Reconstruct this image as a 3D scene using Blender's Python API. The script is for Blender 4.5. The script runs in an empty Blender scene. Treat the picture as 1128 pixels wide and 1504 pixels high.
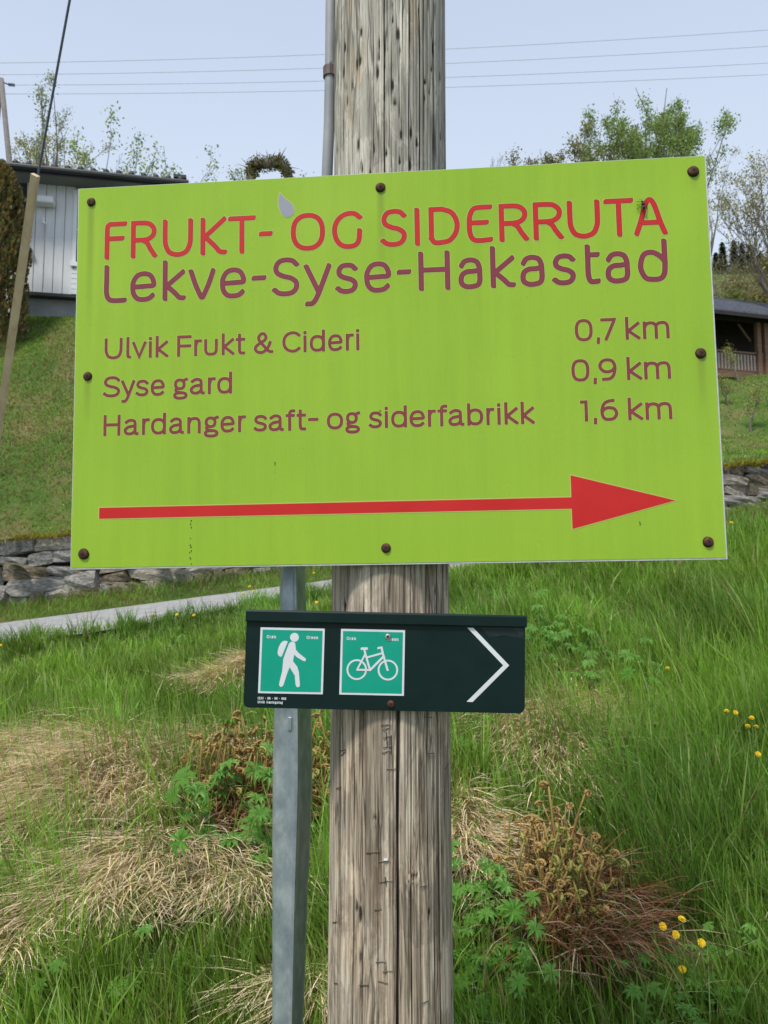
import bpy, bmesh, math, random
import numpy as np
from mathutils import Vector, Matrix

random.seed(7)
rng = np.random.default_rng(11)
C = bpy.context.scene.collection
SC = bpy.context.scene
R_ = math.radians

# ------------------------------------------------------------------ camera, sky, sun
PITCH = R_(5.0); CAMZ = 1.6; F = 1086.0; CX, CY = 564.0, 752.0
cam_d = bpy.data.cameras.new('camera'); cam = bpy.data.objects.new('camera', cam_d); C.objects.link(cam)
cam.location = (0, 0, CAMZ); cam.rotation_euler = (math.pi/2 + PITCH, 0, 0)
cam_d.sensor_fit = 'VERTICAL'; cam_d.sensor_height = 36; cam_d.sensor_width = 27; cam_d.lens = 26.0
cam_d.clip_start = 0.05; cam_d.clip_end = 2000
cam_d.dof.use_dof = True; cam_d.dof.focus_distance = 1.5; cam_d.dof.aperture_fstop = 11
SC.camera = cam

SUN_EL, SUN_AZ = R_(58), R_(-145)          # azimuth from +Y towards +X
world = bpy.data.worlds.new('World'); SC.world = world; world.use_nodes = True
nt = world.node_tree; nt.nodes.clear()
wo = nt.nodes.new('ShaderNodeOutputWorld'); bg = nt.nodes.new('ShaderNodeBackground')
sky = nt.nodes.new('ShaderNodeTexSky'); sky.sky_type = 'NISHITA'; sky.sun_disc = False
sky.sun_elevation = SUN_EL; sky.sun_rotation = SUN_AZ
sky.air_density = 1.0; sky.dust_density = 2.5; sky.ozone_density = 1.0
# thin even cloud veil over the blue sky: a pale grey-lilac, a little whiter towards the horizon all round
tc = nt.nodes.new('ShaderNodeTexCoord'); sp = nt.nodes.new('ShaderNodeSeparateXYZ')
nt.links.new(tc.outputs['Generated'], sp.inputs[0])
rp = nt.nodes.new('ShaderNodeValToRGB'); nt.links.new(sp.outputs['Z'], rp.inputs[0])
rp.color_ramp.elements[0].position = 0.15; rp.color_ramp.elements[0].color = (6.6, 7.5, 8.7, 1)
rp.color_ramp.elements[1].position = 0.72; rp.color_ramp.elements[1].color = (4.3, 5.0, 6.35, 1)
cn = nt.nodes.new('ShaderNodeTexNoise'); cn.inputs['Scale'].default_value = 1.6; cn.inputs['Detail'].default_value = 3
nt.links.new(tc.outputs['Generated'], cn.inputs['Vector'])
cm = nt.nodes.new('ShaderNodeMapRange'); nt.links.new(cn.outputs[0], cm.inputs[0])
cm.inputs['To Min'].default_value = 0.95; cm.inputs['To Max'].default_value = 1.05
mu = nt.nodes.new('ShaderNodeVectorMath'); mu.operation = 'SCALE'
nt.links.new(rp.outputs[0], mu.inputs[0]); nt.links.new(cm.outputs[0], mu.inputs['Scale'])
mx = nt.nodes.new('ShaderNodeMix'); mx.data_type = 'RGBA'; mx.inputs[0].default_value = 0.88
nt.links.new(sky.outputs[0], mx.inputs[6]); nt.links.new(mu.outputs[0], mx.inputs[7])
nt.links.new(mx.outputs[2], bg.inputs['Color']); bg.inputs['Strength'].default_value = 0.115
nt.links.new(bg.outputs[0], wo.inputs[0])
sd = bpy.data.lights.new('sun', 'SUN'); sun = bpy.data.objects.new('sun', sd); C.objects.link(sun)
sd.energy = 3.3; sd.angle = R_(10); sd.color = (1.0, 0.94, 0.84)
sv = Vector((math.sin(SUN_AZ)*math.cos(SUN_EL), math.cos(SUN_AZ)*math.cos(SUN_EL), math.sin(SUN_EL)))
sun.rotation_euler = sv.to_track_quat('Z', 'Y').to_euler()
SC.view_settings.view_transform = 'Standard'; SC.view_settings.look = 'None'
SC.view_settings.exposure = 0.22; SC.view_settings.gamma = 1.0; SC.view_settings.use_curve_mapping = False
SC.render.engine = 'CYCLES'

# ------------------------------------------------------------------ measuring helpers
def at(px, py, y):
    """world point seen at photo pixel (px,py) at ground distance y in front of the viewer"""
    u, v = (px-CX)/F, (CY-py)/F
    d = Vector((u, math.cos(PITCH)-v*math.sin(PITCH), math.sin(PITCH)+v*math.cos(PITCH)))
    return Vector((0, 0, CAMZ)) + d*(y/d.y)

def sstep(e0, e1, x):
    t = np.clip((x-e0)/(e1-e0), 0, 1); return t*t*(3-2*t)

def road_z(x, y): return 1.02 + .131*np.clip(x, -16, 16) + .057*y
_ph = rng.uniform(0, 6.28, (14, 2)); _dr = rng.uniform(0, 6.28, 14)
def bumps(x, y, s, k0=0, n=6):
    a = 0
    for i in range(n):
        f = s*(1+.55*i)
        a = a + np.sin(x*f*math.cos(_dr[k0+i])+y*f*math.sin(_dr[k0+i])+_ph[k0+i, 0])*np.sin(y*f*.8*math.cos(_dr[k0+i])-x*f*.8*math.sin(_dr[k0+i])+_ph[k0+i, 1])/(1+.5*i)
    return a
Y_FOOT, Y_ROAD, Y_EDGE, Y_WALL = 1.9, 8.2, 11.0, 12.2
def near_edge(x): return Y_ROAD-1.15*sstep(-.6, -3.4, np.asarray(x, float))
def wall_h(x): return np.clip(.88 - .028*x, .6, 1.2)
def H(x, y):
    x = np.asarray(x, float); y = np.asarray(y, float)
    # bank between the near lane and the farm road
    YR = near_edge(x)
    t = np.clip((y-Y_FOOT)/(YR-Y_FOOT), 0, 1)
    g = t**.92
    zf = .10
    bank = zf + (road_z(x, YR)-.06-zf)*g + bumps(x, y, 2.2)*.045*np.sin(np.pi*np.clip(t, 0, 1))
    bank = bank + .10*np.exp(-((x+.75)/.7)**2-((y-3.6)/.6)**2)
    bank = bank + .33*sstep(-.1, 1.8, x)*np.exp(-((y-7.25)/.55)**2) - .14*sstep(-.6, -2.4, x)*np.exp(-((y-6.0)/1.2)**2)
    low = zf*sstep(.8, Y_FOOT, y)
    z = np.where(y < Y_FOOT, low, bank)
    k_ = np.clip((y-YR+.25)/.25, 0, 1); z = z+(road_z(x, y)-z)*k_*k_*(3-2*k_)
    z = np.where(y > YR, road_z(x, y), z)
    z = np.where(y > Y_EDGE, road_z(x, y)+.20*sstep(Y_EDGE, Y_WALL-.1, y), z)
    yt = Y_WALL+.25
    tw = road_z(x, Y_WALL)+.2+wall_h(x)-.06
    # left hillside up to the house
    sl = np.interp(y, [12.45, 13.4, 15.2, 17.2, 18.3, 27, 45, 120, 170], [0, .9, 3.1, 5.55, 5.95, 7.2, 15.5, 40, 42])
    left = 2.12 + sl + .03*(x+8) + bumps(x, y, .9, 3)*.06
    # right: lawn, bank, terrace with the pavilion, hillside
    sr = np.interp(y, [12.45, 20, 23, 26, 29.2, 36, 45, 120, 160], [0, 1.75, 2.6, 4.5, 6.05, 6.2, 12.0, 46, 47])
    right = 3.15 + sr + .05*(x-6)*sstep(13, 20, y) + bumps(x, y, .5, 5)*.10*sstep(13, 30, y)
    k = sstep(-3, 7, x)
    up = left*(1-k)+right*k
    up = np.where(y < 18, tw+(up-tw)*sstep(yt, yt+1.4, y), up)
    z = np.where(y > yt, up, z)
    return z

def ground(px, py, h=0.0, y0=1.3, y1=60):
    """ground point (raised by h) met by the line of sight through a photo pixel"""
    ys = np.concatenate([np.arange(y0, 14, .01), np.arange(14, y1, .05)])
    p = at(px, py, 1.0); dx, dz = p.x, p.z-CAMZ
    zz = CAMZ+dz*ys; hh = H(dx*ys, ys)+h
    i = np.argmax(zz <= hh)
    if not (zz <= hh).any(): i = len(ys)-1
    y = ys[i]
    return Vector((dx*y, y, float(H(dx*y, y))))

# ------------------------------------------------------------------ materials
def new_mat(name, col=(.5, .5, .5), rough=.6, spec=.5, metal=0.0):
    m = bpy.data.materials.new(name); m.use_nodes = True
    b = m.node_tree.nodes['Principled BSDF']
    b.inputs['Base Color'].default_value = (*col, 1); b.inputs['Roughness'].default_value = rough
    b.inputs['Specular IOR Level'].default_value = spec; b.inputs['Metallic'].default_value = metal
    return m
def N(m, t, **kw):
    n = m.node_tree.nodes.new(t)
    for k, v in kw.items():
        if k in n.inputs: n.inputs[k].default_value = v
        else: setattr(n, k, v)
    return n
def Lk(m, a, b): m.node_tree.links.new(a, b)
def noisy(name, cols, scale=5, stretch=(1, 1, 1), rough=.7, bump=0.0, bscale=None, detail=6, pos=None, spec=.4, metal=0, coord='Object', bdist=.01):
    m = new_mat(name, cols[0], rough, spec, metal); b = m.node_tree.nodes['Principled BSDF']
    t = N(m, 'ShaderNodeTexCoord'); mp = N(m, 'ShaderNodeMapping', Scale=stretch); Lk(m, t.outputs[coord], mp.inputs[0])
    n = N(m, 'ShaderNodeTexNoise', Scale=scale, Detail=detail, Roughness=.62); Lk(m, mp.outputs[0], n.inputs['Vector'])
    r = N(m, 'ShaderNodeValToRGB'); Lk(m, n.outputs[0], r.inputs[0])
    e = r.color_ramp.elements
    pos = pos or [.3+.4*i/(len(cols)-1) for i in range(len(cols))]
    e[0].position = pos[0]; e[0].color = (*cols[0], 1); e[1].position = pos[-1]; e[1].color = (*cols[-1], 1)
    for i in range(1, len(cols)-1):
        q = e.new(pos[i]); q.color = (*cols[i], 1)
    Lk(m, r.outputs[0], b.inputs['Base Color'])
    if bump:
        n2 = N(m, 'ShaderNodeTexNoise', Scale=bscale or scale*3, Detail=6); Lk(m, mp.outputs[0], n2.inputs['Vector'])
        bp = N(m, 'ShaderNodeBump', Strength=bump, Distance=bdist); Lk(m, n2.outputs[0], bp.inputs['Height']); Lk(m, bp.outputs[0], b.inputs['Normal'])
    return m
def leafmat(name, rough=.5, trans=.35, tint=(1, 1, 1), spec=.3):
    """leaf or blade: colour from the 'col' attribute, light passes through"""
    m = bpy.data.materials.new(name); m.use_nodes = True; t = m.node_tree; t.nodes.clear()
    o = N(m, 'ShaderNodeOutputMaterial'); a = N(m, 'ShaderNodeAttribute', attribute_name='col')
    p = N(m, 'ShaderNodeBsdfPrincipled', Roughness=rough); p.inputs['Specular IOR Level'].default_value = spec
    tr = N(m, 'ShaderNodeBsdfTranslucent'); mixs = N(m, 'ShaderNodeMixShader'); mixs.inputs[0].default_value = trans
    Lk(m, a.outputs['Color'], p.inputs['Base Color'])
    g = N(m, 'ShaderNodeMix', data_type='RGBA', blend_type='MULTIPLY'); g.inputs[0].default_value = 1
    Lk(m, a.outputs['Color'], g.inputs[6]); g.inputs[7].default_value = (1.25, 1.25, .7, 1)
    Lk(m, g.outputs[2], tr.inputs['Color'])
    Lk(m, p.outputs[0], mixs.inputs[1]); Lk(m, tr.outputs[0], mixs.inputs[2]); Lk(m, mixs.outputs[0], o.inputs[0])
    return m

# ------------------------------------------------------------------ object helpers
def setp(o, label=None, cat=None, group=None, kind=None):
    if label: o['label'] = label
    if cat: o['category'] = cat
    if group: o['group'] = group
    if kind: o['kind'] = kind
    return o
def empty(name, loc=(0, 0, 0), rot=(0, 0, 0), **kw):
    o = bpy.data.objects.new(name, None); C.objects.link(o); o.location = loc; o.rotation_euler = rot
    o.empty_display_size = .1
    return setp(o, **kw)
def link_mesh(name, me, mats=None, parent=None, **kw):
    o = bpy.data.objects.new(name, me); C.objects.link(o)
    if mats is not None:
        mi_ = np.zeros(len(me.polygons), np.int32); me.polygons.foreach_get('material_index', mi_)
        while len(me.materials): me.materials.pop(index=0)
        for m in (mats if isinstance(mats, (list, tuple)) else [mats]): me.materials.append(m)
        me.polygons.foreach_set('material_index', mi_)
    if parent: o.parent = parent
    return setp(o, **kw)
def np_mesh(name, V, T, col=None, smooth=False, mi=None):
    """mesh from vertex array V (n,3) and triangle (or quad) array T; col per vertex"""
    me = bpy.data.meshes.new(name); V = np.asarray(V, np.float32); T = np.asarray(T, np.int32)
    k = T.shape[1]
    me.vertices.add(len(V)); me.vertices.foreach_set('co', V.ravel())
    me.loops.add(T.size); me.loops.foreach_set('vertex_index', T.ravel())
    me.polygons.add(len(T)); me.polygons.foreach_set('loop_start', np.arange(0, T.size, k, dtype=np.int32))
    try: me.polygons.foreach_set('loop_total', np.full(len(T), k, np.int32))
    except Exception: pass
    if mi is not None: me.polygons.foreach_set('material_index', np.asarray(mi, np.int32))
    me.polygons.foreach_set('use_smooth', np.full(len(T), smooth))
    if col is not None:
        a = me.color_attributes.new('col', 'FLOAT_COLOR', 'POINT')
        c = np.ones((len(V), 4), np.float32); c[:, :3] = col; a.data.foreach_set('color', c.ravel())
    me.update(calc_edges=True); return me
class MB:
    """collects boxes, tubes and polygons into one mesh"""
    def __init__(s): s.v = []; s.f = []; s.m = []
    def add(s, vs, fs, mi=0):
        o = len(s.v); s.v += [tuple(v) for v in vs]; s.f += [tuple(i+o for i in f) for f in fs]; s.m += [mi]*len(fs); return s
    def box(s, x0, x1, y0, y1, z0, z1, mi=0, bev=0.0, M=None):
        bm = bmesh.new(); bmesh.ops.create_cube(bm, size=1)
        for v in bm.verts: v.co = Vector(((x0+x1)/2+v.co.x*(x1-x0), (y0+y1)/2+v.co.y*(y1-y0), (z0+z1)/2+v.co.z*(z1-z0)))
        if bev: bmesh.ops.bevel(bm, geom=list(bm.edges), offset=bev, segments=1, affect='EDGES')
        if M: bm.transform(M)
        bm.verts.index_update()
        s.add([v.co for v in bm.verts], [[v.index for v in f.verts] for f in bm.faces], mi); bm.free(); return s
    def tube(s, pts, rad, n=8, mi=0, caps=True):
        pts = [Vector(p) for p in pts]; rad = rad if hasattr(rad, '__len__') else [rad]*len(pts)
        vs = []; fs = []; ref = Vector((.31, .17, .93))
        for i, p in enumerate(pts):
            t = (pts[min(i+1, len(pts)-1)]-pts[max(i-1, 0)]).normalized()
            if abs(t.dot(ref)) > .97: r2 = Vector((1, 0, 0))
            else: r2 = ref
            a = t.cross(r2).normalized(); b = t.cross(a)
            for k in range(n):
                an = 2*math.pi*k/n; vs.append(p+(a*math.cos(an)+b*math.sin(an))*rad[i])
        for i in range(len(pts)-1):
            for k in range(n): fs.append((i*n+k, i*n+(k+1) % n, (i+1)*n+(k+1) % n, (i+1)*n+k))
        if caps: fs.append(tuple(range(n-1, -1, -1))); fs.append(tuple((len(pts)-1)*n+k for k in range(n)))
        return s.add(vs, fs, mi)
    def mesh(s, name, smooth=False):
        me = bpy.data.meshes.new(name); me.from_pydata(s.v, [], s.f); me.update()
        me.polygons.foreach_set('material_index', s.m)
        if smooth: me.polygons.foreach_set('use_smooth', [True]*len(s.f))
        return me
    def build(s, name, mats, parent=None, smooth=False, **kw):
        return link_mesh(name, s.mesh(name, smooth), mats, parent, **kw)

# ------------------------------------------------------------------ terrain
xs = np.concatenate([np.arange(-70, -12, 2.0), np.arange(-12, -4, .25), np.arange(-4, 4, .08), np.arange(4, 12, .25), np.arange(12, 30, .5), np.arange(30, 91, 2.5)])
ys = np.concatenate([np.arange(-30, 0, 3), np.arange(0, 8.2, .07), [8.2], np.arange(8.3, 12.4, .12), [12.4, 12.45, 12.5], np.arange(12.6, 32, .22), np.arange(32, 60, .8), np.arange(60, 200, 4), [260, 400]])
X, Y = np.meshgrid(xs, ys); Z = H(X, Y)
Z = Z+np.where(Y > 60, bumps(X, Y, .06, 2)*2.0*sstep(60, 90, Y), 0)
nx, ny = len(xs), len(ys)
idx = np.arange(nx*ny).reshape(ny, nx)
q = np.stack([idx[:-1, :-1].ravel(), idx[:-1, 1:].ravel(), idx[1:, 1:].ravel(), idx[1:, :-1].ravel()], 1)
gm = new_mat('earth_and_turf', rough=.95, spec=.1); b = gm.node_tree.nodes['Principled BSDF']
t = N(gm, 'ShaderNodeTexCoord')
n1 = N(gm, 'ShaderNodeTexNoise', Scale=.9, Detail=8, Roughness=.65); Lk(gm, t.outputs['Object'], n1.inputs['Vector'])
n2 = N(gm, 'ShaderNodeTexNoise', Scale=14, Detail=6, Roughness=.7); Lk(gm, t.outputs['Object'], n2.inputs['Vector'])
ma = N(gm, 'ShaderNodeMath', operation='MULTIPLY_ADD'); Lk(gm, n2.outputs[0], ma.inputs[0]); ma.inputs[1].default_value = .55; Lk(gm, n1.outputs[0], ma.inputs[2])
r = N(gm, 'ShaderNodeValToRGB'); Lk(gm, ma.outputs[0], r.inputs[0])
e = r.color_ramp.elements; e[0].position = .55; e[0].color = (.05, .085, .02, 1); e[1].position = 1.0; e[1].color = (.20, .15, .08, 1)
k = e.new(.72); k.color = (.075, .14, .03, 1); k = e.new(.84); k.color = (.13, .14, .05, 1)
Lk(gm, r.outputs[0], b.inputs['Base Color'])
bp = N(gm, 'ShaderNodeBump', Strength=.8, Distance=.05); Lk(gm, n2.outputs[0], bp.inputs['Height']); Lk(gm, bp.outputs[0], b.inputs['Normal'])
link_mesh('ground', np_mesh('ground', np.stack([X.ravel(), Y.ravel(), Z.ravel()], 1), q, smooth=True), gm, kind='structure')

# farm road: pale gravelly tarmac sheet with a worn edge
rx = np.arange(-30, 30.01, .2); ry = np.linspace(0, 1, 15)
Xr, Yr = np.meshgrid(rx, ry); Yr = near_edge(Xr)*(1-Yr)+11.0*Yr
Yr[0] += .06*np.sin(rx*3.1)+.04*np.sin(rx*7.7+1); Yr[-1] += .05*np.sin(rx*2.3+2)+.03*np.sin(rx*6.1)
Zr = road_z(Xr, Yr)+.012+.02*np.sin(np.pi*(Yr-near_edge(Xr))/(11-near_edge(Xr)))
idr = np.arange(Xr.size).reshape(Xr.shape)
qr = np.stack([idr[:-1, :-1].ravel(), idr[:-1, 1:].ravel(), idr[1:, 1:].ravel(), idr[1:, :-1].ravel()], 1)
rm = noisy('road_tarmac', [(.16, .155, .15), (.30, .30, .30), (.36, .36, .365), (.50, .50, .50)], scale=9, rough=.9, bump=.9, bscale=60, spec=.2, detail=12, pos=[.28, .44, .56, .72], bdist=.02)
link_mesh('road', np_mesh('road', np.stack([Xr.ravel(), Yr.ravel(), Zr.ravel()], 1), qr, smooth=True), rm, kind='structure')

# ------------------------------------------------------------------ house on the hill
M_white = noisy('white_painted_boards', [(.60, .61, .64), (.68, .69, .71)], scale=2, stretch=(6, 6, .6), rough=.55, bump=.15, bscale=30, spec=.3)
M_trim = noisy('white_trim', [(.66, .67, .69), (.74, .75, .77)], scale=3, rough=.5)
M_roofd = noisy('dark_roof_tile', [(.022, .026, .03), (.045, .05, .055)], scale=6, rough=.6)
M_soff = noisy('grey_soffit', [(.16, .165, .18), (.22, .225, .24)], scale=3, stretch=(1, 8, 1), rough=.7)
M_found = noisy('grey_concrete', [(.24, .24, .25), (.33, .33, .34)], scale=4, rough=.9, bump=.3)
M_glass = new_mat('dark_window_glass', (.05, .07, .12), .08, .6)
M_dark = new_mat('dark_paint', (.02, .022, .025), .5)
O = at(45, 467, 18.0)
hs = empty('house', (O.x, O.y, 0), (0, 0, math.atan2(.19, .98)), label='pale grey timber house with dark roof on the hill at left', cat='house')
zb, zt, zf = 8.74, 11.55, 7.6
MB().box(-.2, 8, .02, 7.5, zb, zt).box(-6, -.2, 1.6, 7.5, zb, zt).build('wall', M_white, hs)
me_b = MB().box(0, .218, -.03, .018, zb-.03, zt-.002, bev=.008).mesh('board')
me_g = MB().box(0, .05, -.046, -.031, zb-.03, zt-.002, bev=.006).mesh('batten')
me_b.materials.append(M_white); me_g.materials.append(M_white)
s = -.2; i = 0
while s < 3.2:
    if not (.90 < s < 2.2):
        o = link_mesh('board', me_b, None, hs); o.location = (s, 0, 0)
    s += .232
M_found_o = MB().box(-6, 8, .25, 7.4, zf-.8, zb).build('foundation', M_found, hs)
MB().box(.42, .62, .235, .249, 7.98, 8.2).build('vent', M_dark, hs)
MB().box(-.2, 8, -.02, .2, zb-.10, zb-.031).build('sill_beam', M_dark, hs)
# roof: soffit, gutter, tiles
MB().box(-7, 3.7, -.62, .02, zt, zt+.05).box(3.3, 3.7, .02, 7.6, zt, zt+.05).build('soffit', M_soff, hs)
roof = MB()
vs = [(-7, -.66, zt+.12), (3.75, -.66, zt+.12), (3.75, 3.6, zt+1.55), (-7, 3.6, zt+1.55), (3.75, 7.9, zt+.12), (-7, 7.9, zt+.12),
      (-7, -.66, zt+.05), (3.75, -.66, zt+.05), (3.75, 7.9, zt+.05), (-7, 7.9, zt+.05)]
roof.add(vs, [(0, 1, 2, 3), (3, 2, 4, 5), (6, 7, 1, 0), (7, 8, 4, 2, 1), (9, 6, 0, 3, 5), (5, 4, 8, 9), (6, 9, 8, 7)])
ro = roof.build('roof', M_roofd, hs)
gut = MB(); gut.tube([(-7, -.72, zt+.03), (3.8, -.72, zt+.03)], .075, 10); gut.box(-7, 3.75, -.665, -.645, zt-.08, zt+.12)
gut.build('gutter', M_dark, hs)
tl = MB(); tl.tube([(0, -.72, 0), (0, -.45, .09)], [.075, .07], 8); tme = tl.mesh('roof_tile', True); tme.materials.append(M_roofd)
for i in range(36):
    o = link_mesh('roof_tile', tme, None, ro); o.location = (-6.9+i*.3, 0, zt+.115+random.uniform(-.008, .008))
MB().box(3.42, 3.62, .0, .22, zt+.1, zt+.52).box(3.36, 3.68, -.06, .28, zt+.52, zt+.6).build('flue', M_dark, hs)
# window
w = MB(); w.box(.93, 1.02, -.06, .0, 9.55, 11.35).box(2.1, 2.19, -.06, 0, 9.55, 11.35).box(.90, 2.22, -.075, 0, 11.351, 11.46).box(.90, 2.22, -.09, 0, 9.44, 9.549)
wf = w.build('window', M_trim, hs)
MB().box(1.021, 2.099, -.02, -.005, 9.55, 11.35).build('pane', M_glass, wf)
MB().box(1.1, 1.14, -.045, -.021, 9.55, 11.35).box(1.021, 1.098, -.045, -.021, 10.4, 10.44).build('sash', M_trim, wf)
for k in range(5):
    MB().box(.93, 2.2, -.035-.002*k, 0, zb-.02+k*.134, zb+.108+k*.134, bev=.006).build('panel_board', M_trim, hs)
# wall lamp
lm = MB().box(.02, .50, -.34, -.05, 10.92, 11.10, bev=.02).build('wall_lamp', M_trim, hs)
sb = MB(); sb.tube([(.24, -.12, 10.62), (.24, -.12, 10.5)], .035, 8); sb.tube([(.24, -.2, 10.46), (.32, -.24, 10.42)], .03, 8); sb.tube([(.25, -.045, 10.45), (.25, -.045, 8.9)], .008, 5)
sb.build('lamp_bracket', M_trim, hs)
# porch at the left end
MB().box(-6, -.3, .8, 1.55, zb-.1, zb).build('porch_floor', M_found, hs)
MB().box(-.34, -.2, -.04, .1, zf-.3, zb+.9).box(-.62, -.34, -.01, .05, zf-.3, zb+.85).build('porch_post', M_trim, hs)
for k in range(12):
    MB().box(-1.0, -.36, .30-.002*k, .34, 9.0+k*.17, 9.155+k*.17, bev=.006).build('porch_board', M_trim, hs)
MB().box(-.42, -.02, -.16, .0, 9.72, 9.80).build('ledge', M_dark, hs)

# pavilion with deck on the right
M_brown = noisy('brown_stained_timber', [(.12, .068, .04), (.21, .125, .08)], scale=3, stretch=(1, 1, 6), rough=.7)
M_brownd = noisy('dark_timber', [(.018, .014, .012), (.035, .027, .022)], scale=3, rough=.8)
M_tin = noisy('grey_roof_sheet', [(.07, .08, .10), (.13, .14, .165)], scale=4, rough=.5, metal=.2)
M_panel = noisy('pale_railing_cloth', [(.50, .48, .46), (.62, .60, .58)], scale=3, rough=.8)
P = at(1056, 546, 30)
pv = empty('pavilion', (P.x, P.y, 0), (0, 0, math.atan2(.26, .966)), label='open timber pavilion with railing and ribbed grey roof behind the big sign', cat='pavilion')
x0, x1 = -5.5, 7
MB().box(x0, x1, 0, 4.5, 9.95, 10.12).build('deck', M_brown, pv)
MB().box(x0, x1, -.06, -.001, 9.85, 10.13).build('fascia', M_brown, pv)
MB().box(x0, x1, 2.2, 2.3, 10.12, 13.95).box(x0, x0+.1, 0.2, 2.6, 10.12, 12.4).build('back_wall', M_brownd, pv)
MB().box(x0, x1, .04, .07, 10.22, 10.90).build('railing_cloth', M_panel, pv)
MB().box(x0, x1, -.04, .035, 10.93, 11.0).build('handrail', M_brown, pv)
MB().box(x0, x1, -.03, .03, 10.16, 10.22).build('bottom_rail', M_brown, pv)
bme = MB().box(-.028, .028, -.02, .02, 10.221, 10.929).mesh('baluster'); bme.materials.append(M_brown)
for k in range(75):
    o = link_mesh('baluster', bme, None, pv); o.location = (x0+.1+k*.162, 0, 0)
pme = MB().box(-.1, .1, -.11, .09, 9.9, 12.3, bev=.01).mesh('post'); pme.materials.append(M_brown)
for xx in (-5.3, -2.2, 1.98, 2.35, 6.5):
    o = link_mesh('post', pme, None, pv); o.location = (xx, -.02, 0)
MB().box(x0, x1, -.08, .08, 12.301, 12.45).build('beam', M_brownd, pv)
# a slatted gable brace inside
br = MB(); br.tube([(1.9, .3, 11.6), (1.3, .3, 12.3)], .05, 6); br.tube([(-2.2, .3, 11.6), (-1.6, .3, 12.3)], .05, 6); br.build('brace', M_brown, pv)
rf = MB(); vs = []; fs = []
nr = int((x1-x0+1.2)/.135)
prof = []
for k in range(nr):
    xx = x0-.6+k*.27
    if xx > x1+.6: break
    prof += [(xx, 0), (xx+.19, 0), (xx+.20, .085), (xx+.26, .085)]
for (xx, hh) in prof: vs += [(xx, -.75, 12.36+hh), (xx, 2.4, 14.18+hh), (xx, -.75, 12.33), (xx, 2.4, 14.1)]
for k in range(len(prof)-1):
    a, c = 4*k, 4*k+4; fs += [(a, c, c+1, a+1), (a+2, a+3, c+3, c+2), (a, a+2, c+2, c), (a+1, c+1, c+3, a+3)]
rf.add(vs, fs); rf.build('roof', M_tin, pv)
MB().box(x0-.5, x1+.5, 2.35, 2.5, 14.12, 14.30).build('ridge_cap', M_tin, pv)
MB().box(x0-.6, x1+.6, -.79, -.76, 12.2, 12.36).build('eave_board', M_brownd, pv)
MB().box(2.0, 2.6, -.05, .5, 9.2, 9.85, bev=.03).build('pier', M_panel, pv)
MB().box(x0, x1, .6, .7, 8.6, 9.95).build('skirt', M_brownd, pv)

# ------------------------------------------------------------------ dry stone wall
M_stone = [noisy('grey_stone_'+n, c, scale=9, rough=.9, bump=.8, bscale=26, bdist=.03, spec=.2) for n, c in
           (('pale', [(.13, .11, .085), (.32, .29, .245), (.52, .48, .42)]), ('blue', [(.11, .105, .10), (.26, .25, .235), (.46, .44, .41)]), ('mossy', [(.06, .065, .03), (.17, .14, .10), (.32, .29, .25)]))]
M_core = noisy('wall_earth', [(.02, .018, .014), (.045, .038, .028)], scale=8, rough=1)
st_meshes = []
for k in range(12):
    bm = bmesh.new(); bmesh.ops.create_cube(bm, size=1); bmesh.ops.subdivide_edges(bm, edges=list(bm.edges), cuts=2, use_grid_fill=True)
    rr = random.Random(k)
    sk = rr.uniform(-.25, .25); tp = rr.uniform(-.3, .3)
    for v in bm.verts:
        c = v.co; n = c.normalized()*.5; c2 = c.lerp(n*1.25, .32)
        c2 = Vector((c2.x, c2.y, c2.z*(1+tp*c2.x)+sk*.3*c2.x))
        v.co = c2+Vector((rr.uniform(-.055, .055), rr.uniform(-.08, .08), rr.uniform(-.06, .06)))
    me = bpy.data.meshes.new('stone'); bm.to_mesh(me); bm.free(); me.materials.append(M_stone[(k*7) % 3 if k % 3 else 0]); st_meshes.append(me)
sw = empty('stone_wall', (0, Y_WALL, float(road_z(0, Y_WALL))), label='low dry stone wall with mossy top along the far side of the farm road', cat='wall')
inv = Matrix.Translation(-Vector(sw.location))
def wz(x): return float(road_z(x, Y_WALL))+.12
stones = []
nrow = 5
for row in range(nrow):
    x = -8.6+random.uniform(0, .2)
    while x < 8.6:
        hh = float(wall_h(x)); big = 1.25 if row in (1, 2) else .8
        L = random.uniform(.30, .80)*big*(.8 if row == 0 else 1)
        h = (hh+.1)/nrow*random.uniform(.7, 1.35)
        z = wz(x+L/2)+(row+.5)*(hh+.08)/nrow+random.uniform(-.02, .02)
        stones.append((x+L/2, z, L*1.02, h, row)); x += L*.97
random.shuffle(stones)
keep = sorted(stones, key=lambda s: abs(s[0]))
for k, (x, z, L, h, row) in enumerate(stones[:290]):
    o = link_mesh('stone', st_meshes[k % 12], None, sw)
    o.location = (x, random.uniform(-.05, .05)-.12+row*.015, z-sw.location.z)
    o.rotation_euler = (random.uniform(-.15, .15), -.125+random.uniform(-.1, .1), random.uniform(-.25, .25)+(math.pi if random.random() < .5 else 0))
    o.scale = (L*.99, .36, h*.93)
vs = []; fs = []
for k, x in enumerate(np.arange(-9, 9.01, .3)):
    z0 = float(road_z(x, Y_WALL)); vs += [(x, .06, z0-.3), (x, .06, z0+.12+float(wall_h(x))-.12), (x, .45, z0+.12+float(wall_h(x))-.02), (x, .45, z0-.3)]
    if k: a = 4*(k-1); c = 4*k; fs += [(a, c, c+1, a+1), (a+1, c+1, c+2, a+2), (a+2, c+2, c+3, a+3)]
core = MB(); core.add([(v[0], v[1], v[2]-sw.location.z) for v in vs], fs); core.build('wall_core', M_core, sw)

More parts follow.
